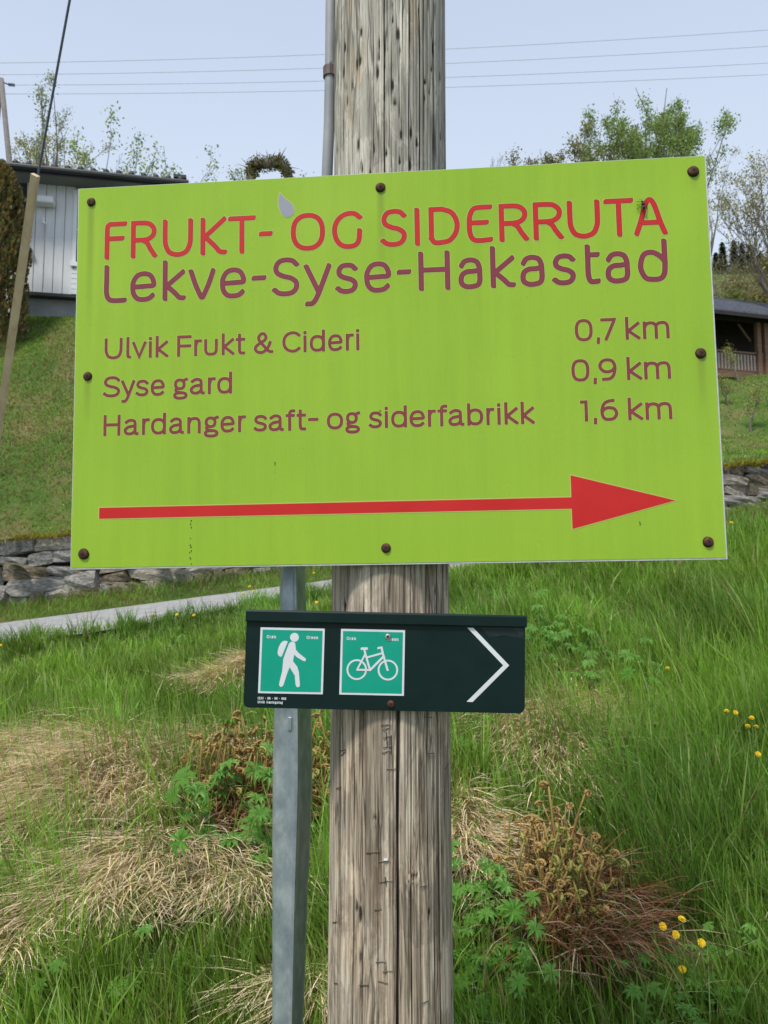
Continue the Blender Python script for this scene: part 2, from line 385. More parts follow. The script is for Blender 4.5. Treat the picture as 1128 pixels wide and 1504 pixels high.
# ------------------------------------------------------------------ blades
def blades(name, x, y, h, wd, az, l0, l1, c0, c1, mat, seg=3, zoff=-.01, parent=None, z=None, **kw):
    """grass blades: roots x,y; height h; width wd; lean azimuth az; lean angle from l0 (root) to l1 (tip)"""
    n = len(x); z = (H(x, y) if z is None else z)+zoff
    P = np.stack([x, y, z], 1); s = np.linspace(0, 1, seg+1)
    be = rng.uniform(0, np.pi, n); side = np.stack([np.cos(be), np.sin(be), rng.uniform(-.2, .2, n)], 1)
    d = np.stack([np.cos(az), np.sin(az), np.zeros(n)], 1)
    nv = 2*seg+1; V = np.zeros((n, nv, 3), np.float32); COL = np.zeros((n, nv, 3), np.float32)
    cur = P.copy()
    for i in range(seg+1):
        if i > 0:
            th = l0+(l1-l0)*(s[i]**1.2)
            cur = cur+(d*np.sin(th)[:, None]+np.array([0, 0, 1])*np.cos(th)[:, None])*(h/seg)[:, None]
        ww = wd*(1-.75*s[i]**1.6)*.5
        cc = c0*(1-s[i])+c1*s[i]  # root colour c0 is darker than c1: shade at the foot painted in
        if i < seg:
            V[:, 2*i] = cur-side*ww[:, None]; V[:, 2*i+1] = cur+side*ww[:, None]; COL[:, 2*i] = cc; COL[:, 2*i+1] = cc
        else: V[:, 2*i] = cur; COL[:, 2*i] = cc
    T = []
    for i in range(seg-1): T += [(2*i, 2*i+1, 2*i+3), (2*i, 2*i+3, 2*i+2)]
    T.append((2*seg-2, 2*seg-1, 2*seg))
    T = (np.array(T)[None]+(np.arange(n)*nv)[:, None, None]).reshape(-1, 3)
    me = np_mesh(name, V.reshape(-1, 3), T, COL.reshape(-1, 3))
    return link_mesh(name, me, mat, parent, kind='stuff', **kw)

M_grass = leafmat('grass_blade', .45, .38)
M_straw = leafmat('dry_straw', .8, .15, spec=.15)
M_leaf = leafmat('green_leaf', .5, .3)

def blob(px, py, rx, ry):
    c = ground(px, py); a = ground(px, py-ry); b2 = ground(px, py+ry)
    return (c.x, c.y, rx*c.y/F, max(.08, (a.y-b2.y)/2))
dry = [blob(*b) for b in [(45, 1120, 75, 30), (140, 1150, 75, 45), (135, 1140, 60, 35), (120, 1200, 90, 30), (215, 1285, 110, 34), (40, 1240, 45, 35), (345, 1330, 60, 22), (140, 1345, 60, 25),
       (800, 1100, 38, 42), (862, 1060, 28, 34), (735, 1085, 24, 26), (690, 1250, 25, 60), (455, 1480, 40, 22), (15, 1420, 30, 40),
       (340, 1015, 40, 12), (400, 990, 30, 10), (300, 1120, 26, 30)]]
dark = [blob(*b) for b in [(352, 1185, 50, 35), (705, 1360, 50, 60), (850, 975, 60, 18), (800, 935, 40, 10), (905, 1005, 40, 14), (250, 1430, 45, 30), (205, 1215, 60, 30), (830, 1310, 110, 110), (385, 1190, 100, 80), (475, 1200, 30, 80), (1005, 1420, 60, 60)]]
def field(x, y, bl):
    a = np.zeros_like(x)
    for (cx_, cy_, rx, ry) in bl: a = np.maximum(a, np.exp(-.5*(((x-cx_)/rx)**2+((y-cy_)/ry)**2)**1.3))
    return a
def scatter(n, y0, y1, umax=.84, powr=2.0):
    y = (rng.uniform(y0**powr, y1**powr, n))**(1/powr); x = rng.uniform(-umax, umax, n)*y
    return x, y
def green_cols(n, x, y, bright=1.0):
    k = rng.uniform(0, 1, n)[:, None]; pt = (.5+.5*np.tanh(bumps(x, y, 1.1, 2)))[:, None]
    a = np.array([.19, .37, .04]); b2 = np.array([.29, .45, .06]); c = np.array([.16, .37, .075])
    col = a*(1-k)+b2*k; col = col*(1-.5*pt)+c*(.5*pt)
    return col*(rng.uniform(.55, 1.2, n)*(1+.28*np.tanh(1.5*bumps(x, y, 2.6, 6))))[:, None]*bright

# lush near grass: clumped roots
def lush(n, y0, y1, hm, wm, dens_dry=.55):
    nc = n//14; cx_, cy_ = scatter(nc, y0, y1)
    ci = rng.integers(0, nc, n); sp_ = rng.uniform(.01, .05, nc)[ci]
    x = cx_[ci]+rng.normal(0, 1, n)*sp_; y = cy_[ci]+rng.normal(0, 1, n)*sp_
    f = field(x, y, dry); keep = rng.uniform(0, 1, n) > f*dens_dry*1.25
    dk = field(x, y, dark); keep &= rng.uniform(0, 1, n) > dk*1.1
    keep &= (y < near_edge(x)-.04)
    x, y, ci, f = x[keep], y[keep], ci[keep], f[keep]; n = len(x)
    hc = rng.lognormal(0, .22, nc)[ci]; tall = 1+.45*sstep(-.3, 1.0, x/y*2.2)*sstep(2.6, 3.3, y)
    tall = tall*(1-.35*sstep(5.8, 8, y))*(1-.35*sstep(-.5, -2.5, x)*sstep(5.5, 7, y))*(1+.25*np.tanh(bumps(x, y, 1.7, 4)))
    h = hm*hc*tall*rng.uniform(.55, 1.15, n)
    az = rng.uniform(0, 2*np.pi, nc)[ci]*.6+rng.uniform(0, 2*np.pi, n)*.4
    l1 = np.abs(rng.normal(.55, .35, n))
    c1 = green_cols(n, x, y); c0 = c1*.7  # darkened roots paint in the shade low among the blades
    pl_ = (rng.uniform(0, 1, n) < .10)[:, None]; c1 = np.where(pl_, np.array([.46, .56, .22])*rng.uniform(.7, 1.1, n)[:, None], c1)
    dryk = (rng.uniform(0, 1, n) < .035+.25*f)[:, None]
    straw = np.array([.36, .29, .15])*rng.uniform(.6, 1.1, n)[:, None]
    c1 = np.where(dryk, straw, c1); c0 = np.where(dryk, straw*.7, c0)
    wd = wm*rng.lognormal(0, .38, n)*1.1*(1+y/9)
    return x, y, h, wd, az, rng.uniform(0, .25, n), l1, c0, c1
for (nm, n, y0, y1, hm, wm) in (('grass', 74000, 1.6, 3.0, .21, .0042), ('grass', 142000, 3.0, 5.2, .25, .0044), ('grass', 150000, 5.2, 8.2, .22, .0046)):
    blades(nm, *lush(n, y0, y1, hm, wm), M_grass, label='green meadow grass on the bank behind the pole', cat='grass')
# fine under-layer moss/short grass
x, y = scatter(88000, 1.6, 8.1, powr=1.6); k = y < near_edge(x); x, y = x[k], y[k]; n = len(x); cc = green_cols(n, x, y, .9)
mixd = (rng.uniform(0, 1, n) < .18)[:, None]; cc = np.where(mixd, np.array([.26, .21, .11])*rng.uniform(.5, 1.1, n)[:, None], cc)
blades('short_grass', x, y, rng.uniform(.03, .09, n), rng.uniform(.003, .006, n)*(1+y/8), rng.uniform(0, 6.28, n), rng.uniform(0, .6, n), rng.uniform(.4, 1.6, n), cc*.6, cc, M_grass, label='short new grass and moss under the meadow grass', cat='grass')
# dry straw mats combed down the slope
def strawmat(bl, per, hl=(.12, .34), w_=(.0022, .0045), tone=(.50, .40, .24), spread=.7, base_az=-1.57, flow=1.0):
    xs_, ys_, azs = [], [], []
    for (cx_, cy_, rx, ry) in bl:
        m = int(per*rx*ry/.03)
        m = max(200, min(m, 5200))
        bx = rng.normal(0, .62, m)*rx; by = rng.normal(0, .62, m)*ry
        xs_.append(cx_+bx); ys_.append(cy_+by)
        azs.append(base_az+np.arctan2(bx/rx*.9, 1.0)*flow+np.round(rng.normal(0, 1, m))*.35+rng.normal(0, spread*.5, m))
    x = np.concatenate(xs_); y = np.concatenate(ys_); az = np.concatenate(azs); k = (y > 1.5) & (y < 7); x, y, az = x[k], y[k], az[k]; n = len(x)
    h = rng.uniform(*hl, n)*(.8+.1*y); cl = np.array(tone)*rng.uniform(.5, 1.15, n)[:, None]*np.stack([np.ones(n), rng.uniform(.9, 1.05, n), rng.uniform(.75, 1.1, n)], 1)
    return x, y, h, rng.uniform(*w_, n)*(1+y/7), az, rng.uniform(.75, 1.3, n), rng.uniform(1.3, 1.95, n), cl*.8, cl
a = strawmat(dry, 2300, hl=(.12, .36), w_=(.0028, .0058), tone=(.84, .71, .48), spread=.95, flow=.35)
blades('dry_grass', *a, M_straw, seg=4, zoff=.055, label='matted pale dry grass lying down the bank', cat='dry grass')
x, y = scatter(4500, 1.7, 6.8); n = len(x); cl = np.array([.70, .59, .38])*rng.uniform(.5, 1.1, n)[:, None]
blades('stray_straw', x, y, rng.uniform(.12, .38, n), rng.uniform(.0018, .0035, n)*(1+y/7), rng.uniform(-3.0, 0, n), rng.uniform(.2, 1.2, n), rng.uniform(1.0, 2.3, n), cl*.8, cl, M_straw, seg=4, zoff=.02, label='stray dry stalks caught in the green grass', cat='dry grass')
# long loose stalks seen one by one
lg = MB()
for (ax, ay, bx, by) in [(150, 1345, 118, 1504), (160, 1350, 128, 1500), (145, 1330, 235, 1504), (290, 1290, 480, 1345), (250, 1210, 340, 1225), (300, 1300, 400, 1420), (25, 1290, 22, 1390), (770, 1440, 990, 1470), (800, 1425, 960, 1400), (330, 1260, 470, 1325)]:
    p = ground(ax, ay, .10); q2 = ground(bx, by, .05); p = Vector((p.x, p.y, p.z+.12)); q2 = Vector((q2.x, q2.y, q2.z+.06)); mid = (p+q2)/2+Vector((random.uniform(-.03, .03), 0, .03))
    lg.tube([p, p.lerp(mid, .5)+Vector((0, 0, .012)), mid, mid.lerp(q2, .5), q2], [.0016, .0018, .0018, .0014, .0008], 4)
M_strawp = noisy('straw_plain', [(.42, .34, .2), (.58, .48, .3)], scale=20, rough=.8)
lg.build('loose_stalk', M_strawp, kind='stuff', label='long loose pale stalks lying over the grass', cat='dry grass')

# ragged tufts creeping over the near edge of the farm road
nc = 420; ex = rng.uniform(-8, 7, nc); n = 15000; ci = rng.integers(0, nc, n); sp_ = rng.uniform(.02, .09, nc)[ci]
x = ex[ci]+rng.normal(0, 1, n)*sp_; y = near_edge(x)+rng.uniform(-.12, .22, nc)[ci]+rng.normal(0, 1, n)*sp_; cc = green_cols(n, x, y)
blades('grass', x, y, rng.uniform(.06, .26, n)*rng.uniform(.4, 1.2, nc)[ci], rng.uniform(.005, .009, n), rng.uniform(0, 6.28, n), rng.uniform(0, .4, n), rng.uniform(.2, 1.2, n), cc*.7, cc, M_grass, label='ragged tufts of grass creeping over the near edge of the farm road', cat='grass')
# verge grass beyond the road, and grass at its near edge
n = 36000; y = rng.uniform(11.02, 12.15, n); x = rng.uniform(-9, 9, n); cc = green_cols(n, x, y); dk = (rng.uniform(0, 1, n) < .30)[:, None]
cc = np.where(dk, np.array([.30, .25, .12])*rng.uniform(.6, 1.1, n)[:, None], cc)
blades('grass', x, y, rng.uniform(.05, .2, n)*(.4+1.1*(y-11)), rng.uniform(.006, .011, n), rng.uniform(0, 6.28, n), rng.uniform(0, .3, n), rng.uniform(.2, 1.1, n), cc*.6, cc, M_grass, label='grassy verge between the farm road and the stone wall', cat='grass')
# moss and dead grass hanging on the wall top
n = 52000; x = rng.uniform(-8.6, 8.6, n); y = Y_WALL+rng.uniform(-.34, .5, n)
zz = road_z(x, Y_WALL)+.12+wall_h(x)+.10+.04*np.sin(x*5)*np.sin(x*2.1); k = (.5+.5*np.tanh(2*bumps(x, y, 1.3, 1)))[:, None]
cc = (np.array([.42, .38, .07])*(1-k)+np.array([.26, .16, .06])*k)*rng.uniform(.5, 1.2, n)[:, None]
blades('wall_moss', x, y, rng.uniform(.05, .20, n), rng.uniform(.009, .018, n), rng.uniform(-2.6, -.5, n), rng.uniform(.3, 1.3, n), rng.uniform(1.0, 2.4, n), cc*.7, cc, M_straw, label='yellow moss and dead grass on top of the stone wall', cat='moss', z=zz, parent=None)
# hillside turf
def hill(n, xr, yr, h, w_, dryp, tone, label):
    x = rng.uniform(*xr, n); y = rng.uniform(*yr, n); cc = green_cols(n, x, y)*np.array(tone)
    p = dryp*(.3+1.4*(.5+.5*np.tanh(1.5*bumps(x, y, .8, 3)))); dk = (rng.uniform(0, 1, n) < p)[:, None]
    cc = np.where(dk, np.array([.40, .31, .15])*rng.uniform(.5, 1.1, n)[:, None], cc)
    blades('grass', x, y, rng.uniform(*h, n), rng.uniform(*w_, n), rng.uniform(0, 6.28, n), rng.uniform(0, .5, n), rng.uniform(.4, 1.5, n), cc*.65, cc, M_grass, seg=2, zoff=-.01, label=label, cat='grass')
hill(78000, (-14, -4), (12.5, 18.2), (.05, .13), (.012, .022), .38, (1.05, 1.0, .9), 'short patchy turf on the slope below the house')
hill(40000, (6.0, 17), (12.6, 30), (.05, .12), (.02, .035), .15, (1.05, 1.0, 1.0), 'lawn and grassy slope below the pavilion')

# ------------------------------------------------------------------ leafy plants
def leaflets(n, L, w_, stalk, droop=.05, seed=0, cup=.45):
    """palmate leaf on a stalk, leaf spread at stalk top; returns verts, tris"""
    rr = random.Random(seed); V = []; T = []
    lean = Vector((rr.uniform(-.3, .3), rr.uniform(-.3, .3), 1)).normalized()
    c = lean*stalk; a = lean.cross(Vector((1, 0, .1))).normalized()
    for sgn in (0, 1):
        b0 = len(V); o = a if sgn == 0 else lean.cross(a)
        V += [(-o*.0012), (o*.0012), (c+o*.001), (c-o*.001)]; T += [(b0, b0+1, b0+2), (b0, b0+2, b0+3)]
    e1 = lean.cross(Vector((rr.uniform(-1, 1), rr.uniform(-1, 1), .1))).normalized(); e2 = lean.cross(e1)
    for k in range(n):
        an = 2*math.pi*(k+.5*rr.random())/n; d = (e1*math.cos(an)+e2*math.sin(an)); sd_ = lean.cross(d).normalized()
        l = L*rr.uniform(.8, 1.1); b0 = len(V)
        pts = [(0, 0.02), (.35, .8), (.65, 1.0), (1.0, 0.05)]
        for (t_, ww) in pts:
            p = c+d*(l*t_)+lean*(l*(cup*t_-(cup+droop)*t_*t_)); up = lean*(ww*w_*.25)
            V += [p-sd_*(ww*w_*.5)+up, p, p+sd_*(ww*w_*.5)+up]
        for j in range(3):
            r0, r1 = b0+3*j, b0+3*j+3
            T += [(r0, r0+1, r1+1), (r0, r1+1, r1), (r0+1, r0+2, r1+2), (r0+1, r1+2, r1+1)]
    return V, T
def leaf_mesh(name, V, T, base, mat, seed=0, var=.15):
    V = np.array([tuple(v) for v in V]); r2 = np.random.default_rng(seed); k = r2.uniform(1-var, 1+var, len(V))[:, None]
    me = np_mesh(name, V, np.array(T), np.array(base)*k); me.materials.append(mat); return me
lup = [leaf_mesh('leaf', *leaflets(10, .050, .0145, .09+.025*k, seed=k), (.12, .28, .045), M_leaf, k) for k in range(5)]
LUPLAB = {}
def lupin(px, py, nl, rad, label, sc=1.0, hgt=.05, tone=None):
    g = ground(px, py, hgt+.1*sc)
    e = empty('lupin_plant', g, label=label, cat='plant', group='palmate-leaved plants in the grass')
    for k in range(int(nl*1.9)):
        a = random.uniform(0, 6.28); r = rad*math.sqrt(random.random())
        o = link_mesh('leaf', random.choice(lup), None, e); s_ = sc*random.uniform(.6, 1.1)
        x_, y_ = r*math.cos(a), r*math.sin(a)
        o.location = (x_, y_, float(H(g.x+x_, g.y+y_))-g.z); o.scale = (s_, s_, s_*random.uniform(1.0, 1.9))
        o.rotation_euler = (random.uniform(.0, .5)+.15, random.uniform(-.35, .35), random.uniform(0, 6.28))
        # lean outwards
        o.rotation_euler = (Matrix.Rotation(random.uniform(.2, .75), 3, 'X') @ Matrix.Rotation(random.uniform(.05, .4), 3, Vector((-math.sin(a), math.cos(a), 0))) @ Matrix.Rotation(random.uniform(0, 6.28), 3, 'Z')).to_euler()
lupin(352, 1175, 26, .20, 'bright green lupin clump right in front of the left fern clump', 1.15)
lupin(400, 1215, 12, .12, 'low lupin clump directly left of the steel cable guard', 1.0)
lupin(245, 1415, 13, .10, 'lupin in the tall green grass at the lower left', .75)
lupin(215, 1255, 4, .05, 'tiny lupin poking through the dry straw', .8)
lupin(850, 970, 26, .34, 'lupin clump in the grass right of the trail sign arrow', 1.3)
lupin(800, 930, 16, .22, 'lupin just right of the upper corner of the trail sign', 1.2)
lupin(905, 1000, 14, .22, 'outer right lupin of the group beside the trail sign', 1.2)
lupin(700, 1350, 30, .16, 'dense dark green leafy clump against the right side of the pole', .8)
lupin(720, 1400, 26, .14, 'lower leafy clump at the right of the pole', .75)
lupin(690, 1310, 16, .10, 'upper leafy clump touching the pole on its right', .9)
lupin(690, 1065, 14, .16, 'leafy plant under the trail sign right of the pole', .9)
lupin(50, 1480, 14, .12, 'dark leafy plant in the lower left corner', .65)
lupin(480, 1215, 6, .05, 'small green plant between the cable guard and the pole', .8)
lupin(1010, 1470, 18, .2, 'low leafy plant under the dandelions at lower right', .7)
lupin(1090, 1400, 16, .2, 'low leafy plant at the right edge of the picture', .7)

# fern clumps: fiddleheads
M_fern = leafmat('fern_scales', .8, .1, spec=.1)
def fiddle(seed, hgt, rc, tone_lo, tone_hi):
    rr = random.Random(seed); pts = []; rad = []; bend = rr.uniform(-.15, .15)
    for i in range(7): t_ = i/6; pts.append(Vector((bend*hgt*t_*t_, 0.02*math.sin(3*t_), hgt*t_))); rad.append(.0036*(1-.3*t_))
    c = pts[-1]+Vector((rc, 0, 0)); turns = 1.6; n = 20
    for i in range(1, n+1):
        t_ = i/n; a = math.pi-turns*2*math.pi*t_; r = rc*(1-.80*t_)
        pts.append(c+Vector((r*math.cos(a), .003*math.sin(9*t_), r*math.sin(a)))); rad.append(.0034*(1-.45*t_)+.0008)
    m = MB(); m.tube(pts, rad, 6)
    # little curled pinnae along the coil and stem
    V = list(m.v); Fq = list(m.f)
    for i in range(60):
        j = rr.randint(2, len(pts)-1); p = pts[j]; d = Vector((rr.uniform(-1, 1), rr.uniform(-1, 1), rr.uniform(-.6, 1))).normalized(); l = rr.uniform(.004, .010)
        s_ = d.cross(Vector((.3, .5, .8))).normalized()*.0022; b0 = len(V); pp = p+d*rad[j]*.8
        V += [tuple(pp-s_), tuple(pp+s_), tuple(pp+d*l)]; Fq.append((b0, b0+1, b0+2))
    V = np.array(V); T = []
    for f in Fq:
        for q_ in range(1, len(f)-1): T.append((f[0], f[q_], f[q_+1]))
    hz = np.clip(V[:, 2]/hgt, 0, 1)[:, None]; r2 = np.random.default_rng(seed)
    col = (np.array(tone_lo)*(1-hz)+np.array(tone_hi)*hz)*r2.uniform(.6, 1.3, (len(V), 1))
    me = np_mesh('fiddlehead', V, np.array(T), col, smooth=True); me.materials.append(M_fern); return me
fid = [fiddle(k, .14+.035*k, .0125+.0014*(k % 3), (.13, .055, .025), [(.36, .24, .09), (.42, .28, .11), (.30, .29, .08)][k % 3]) for k in range(7)]
def ferns(px, py, n, rx, ry, label, sc=1.0):
    g = ground(px, py); e = empty('fern_clump', g, label=label, cat='fern', group='fern clumps with curled new fronds')
    for k in range(n):
        a = random.uniform(0, 6.28); r = math.sqrt(random.random()); x_, y_ = rx*r*math.cos(a), ry*r*math.sin(a)
        o = link_mesh('fiddlehead', random.choice(fid), None, e); s_ = sc*random.uniform(.75, 1.2)
        o.location = (x_, y_, float(H(g.x+x_, g.y+y_))-g.z-.015); o.scale = (s_, s_, min(s_, 1.2*sc**.5)*random.uniform(.65, 1.05)*(1.1-.45*r))
        o.rotation_euler = (random.gauss(0, .10)-y_*.5, random.gauss(0, .10)+x_*.8, random.uniform(0, 6.28))
    return g, e
g1, e1 = ferns(818, 1350, 285, .20, .28, 'brown fern clump with curled heads right of the pole, dead fronds below', 1.25)
g2, e2 = ferns(375, 1190, 230, .33, .22, 'tight fern clump of golden brown fiddleheads behind the steel cable guard', 1.45)
ferns(472, 1180, 70, .10, .22, 'strip of brown fern heads seen between cable guard and pole', 1.35)
ferns(695, 1200, 9, .08, .1, 'a few dead brown fern stems at the right side of the pole', .8)
for (g, e, m, rad) in ((g1, e1, 2300, .29), (g2, e2, 700, .30)):
    a = rng.uniform(0, 6.28, m); r = rad*np.sqrt(rng.uniform(0, 1, m)); x = g.x+r*np.cos(a)*.9; y = g.y+r*np.sin(a)
    az = np.where(rng.uniform(0, 1, m) < .6, -1.1+rng.normal(0, .5, m), a+rng.normal(0, .4, m))
    cl = (np.array([.30, .13, .065]) if m > 1000 else np.array([.34, .15, .07]))*rng.uniform(.35, 1.3, m)[:, None]
    big = (rng.uniform(0, 1, m) < .22)[:, None]; cl = np.where(big, np.array([.56, .43, .28])*rng.uniform(.6, 1.05, m)[:, None], cl)
    bo = blades('dead_frond', x-g.x, y-g.y, rng.uniform(.12, .42, m), rng.uniform(.004, .008, m), az, rng.uniform(.3, 1.0, m), rng.uniform(1.2, 2.2, m), cl*.8, cl, M_straw, seg=4, z=H(x, y)+.03-g.z, parent=e)
# dandelions
M_yel = noisy('dandelion_petal', [(.75, .48, .01), (.85, .62, .02)], scale=200, rough=.7)
M_stem = noisy('plant_stem', [(.10, .16, .04), (.16, .2, .06)], scale=30, rough=.6)
fh = MB(); rr = random.Random(3)
for ring, (nn, rr0, zz0, l) in enumerate([(20, .003, .002, .0155), (16, .002, .004, .0125), (12, .001, .006, .009), (7, 0, .007, .005)]):
    for k in range(nn):
        a = 2*math.pi*(k+rr.random()*.5)/nn; d = Vector((math.cos(a), math.sin(a), .15+.28*ring)); s_ = Vector((-math.sin(a), math.cos(a), 0))*.0017
        p = Vector((0, 0, zz0)); fh.add([p-s_*.4, p+s_*.4, p+d*l+s_, p+d*l-s_], [(0, 1, 2, 3)])
fhm = fh.mesh('flower_head'); fhm.materials.append(M_yel)
cal = MB().tube([(0, 0, -.010), (0, 0, -.004), (0, 0, .003)], [.002, .006, .005], 8).mesh('calyx'); cal.materials.append(M_stem)
def dleaf(seed):
    rr = random.Random(seed); V = []; T = []; L = .13
    n = 12
    for i in range(n+1):
        t_ = i/n; ww = (.006+.018*math.sin(math.pi*min(1, t_*1.02))**.8)*(1.0 if i % 2 else .45)
        if i == n: ww = .001
        z = .05*math.sin(t_*2.2)+.01; V += [(L*t_, -ww, z+.004), (L*t_, 0, z), (L*t_, ww, z+.004)]
        if i: a = 3*i-3; b_ = 3*i; T += [(a, a+1, b_+1), (a, b_+1, b_), (a+1, a+2, b_+2), (a+1, b_+2, b_+1)]
    return leaf_mesh('leaf', V, T, (.09, .24, .045), M_leaf, seed)
dlf = [dleaf(k) for k in range(3)]
def dandelion(heads, label, leaves=8, h=.2, group='dandelions in the grass', sc=1.0):
    px, py = heads[0]; g = ground(px, py, h)
    e = empty('dandelion', g, label=label, cat='dandelion', group=group)
    for (qx, qy) in heads:
        d = at(qx, qy, g.y+random.uniform(-.05, .05)); top = Vector((d.x-g.x, d.y-g.y, d.z-g.z))
        m = MB(); m.tube([(0, 0, 0), top*.5+Vector((.01, 0, .01)), top-Vector((0, 0, .008))], [.0024*sc, .002*sc, .0018*sc], 6)
        m.build('stem', M_stem, e, smooth=True)
        o = link_mesh('flower_head', fhm, None, e); o.location = top; o.rotation_euler = (random.uniform(.3, 1.0), random.uniform(-.3, .3), 0); o.scale = (sc,)*3
        c = link_mesh('calyx', cal, None, o)
    for k in range(leaves):
        o = link_mesh('leaf', dlf[k % 3], None, e); a = 6.28*k/max(1, leaves)+random.uniform(-.3, .3); s_ = random.uniform(.7, 1.2)
        o.rotation_euler = (0, random.uniform(-.7, -.1), a); o.scale = (s_,)*3; o.location = (0, 0, .02)
dandelion([(1030, 1385), (992, 1373), (973, 1361), (1001, 1351), (1002, 1424)], 'dandelion plant with five yellow heads at the lower right by the dead fronds', 26, .24, sc=.78)
for (hd, lb) in [([(225, 903)], 'dandelion at the crest with the road right behind it, leftmost of the three'), ([(260, 903)], 'dandelion at the crest, middle of the three before the road'), ([(285, 904)], 'half open dandelion at the crest, right of the three'),
                 ([(367, 862), (372, 869)], 'twin-headed dandelion below the lower edge of the green sign'), ([(357, 872)], 'dandelion left of the twin-headed one by the road'), ([(461, 842)], 'dandelion on the verge between cable guard and pole'),
                 ([(1, 948)], 'dandelion cut by the left edge of the picture'), ([(980, 982)], 'single dandelion in the tall grass right of the trail sign'), ([(1067, 1045)], 'dandelion at the right, left one of the upper pair'), ([(1080, 1047)], 'dandelion at the right, right one of the upper pair'),
                 ([(1104, 1055), (1098, 1067), (1110, 1068)], 'three-headed dandelion below the upper pair at right'), ([(1113, 1108)], 'lowest single dandelion at the right edge'), ([(1074, 768)], 'dandelion beside the lower right corner of the green sign'), ([(465, 885)], 'dandelion head just left of the pole above the trail sign')]:
    dandelion(hd, lb, 5, .33, sc=.95 if hd[0][1] < 915 else .8)
# fern growing out of the wall joint
def green_fern(loc, n, L, label, az0=0, spread=6.28):
    V = []; T = []; rr = random.Random(5)
    for k in range(n):
        a = az0+spread*(k/n-.5); d = Vector((math.cos(a), math.sin(a), 0)); s_ = Vector((-math.sin(a), math.cos(a), 0)); l = L*rr.uniform(.7, 1.1)
        for i in range(1, 13):
            t_ = i/13; p = d*(l*t_*.8)+Vector((0, 0, l*(1.1*t_-.75*t_*t_))); wd = l*.22*math.sin(math.pi*(t_*.85+.1))
            for sg in (-1, 1):
                b0 = len(V); V += [p, p+d*l*.07, p+s_*sg*wd+d*l*.06]; T.append((b0, b0+1, b0+2))
    e = link_mesh('wall_fern', leaf_mesh('wall_fern', V, T, (.09, .2, .03), M_leaf, 1, .3), None, None, label=label, cat='fern', group='small green ferns in the stone wall'); e.location = loc
p = at(42, 845, 11.85); green_fern(p, 16, .42, 'small green fern rooted in a joint of the stone wall at far left', -1.57, 4)
p = at(250, 838, 11.85); green_fern(p, 14, .38, 'small green fern on the stone wall under the green sign edge', -1.57, 4)

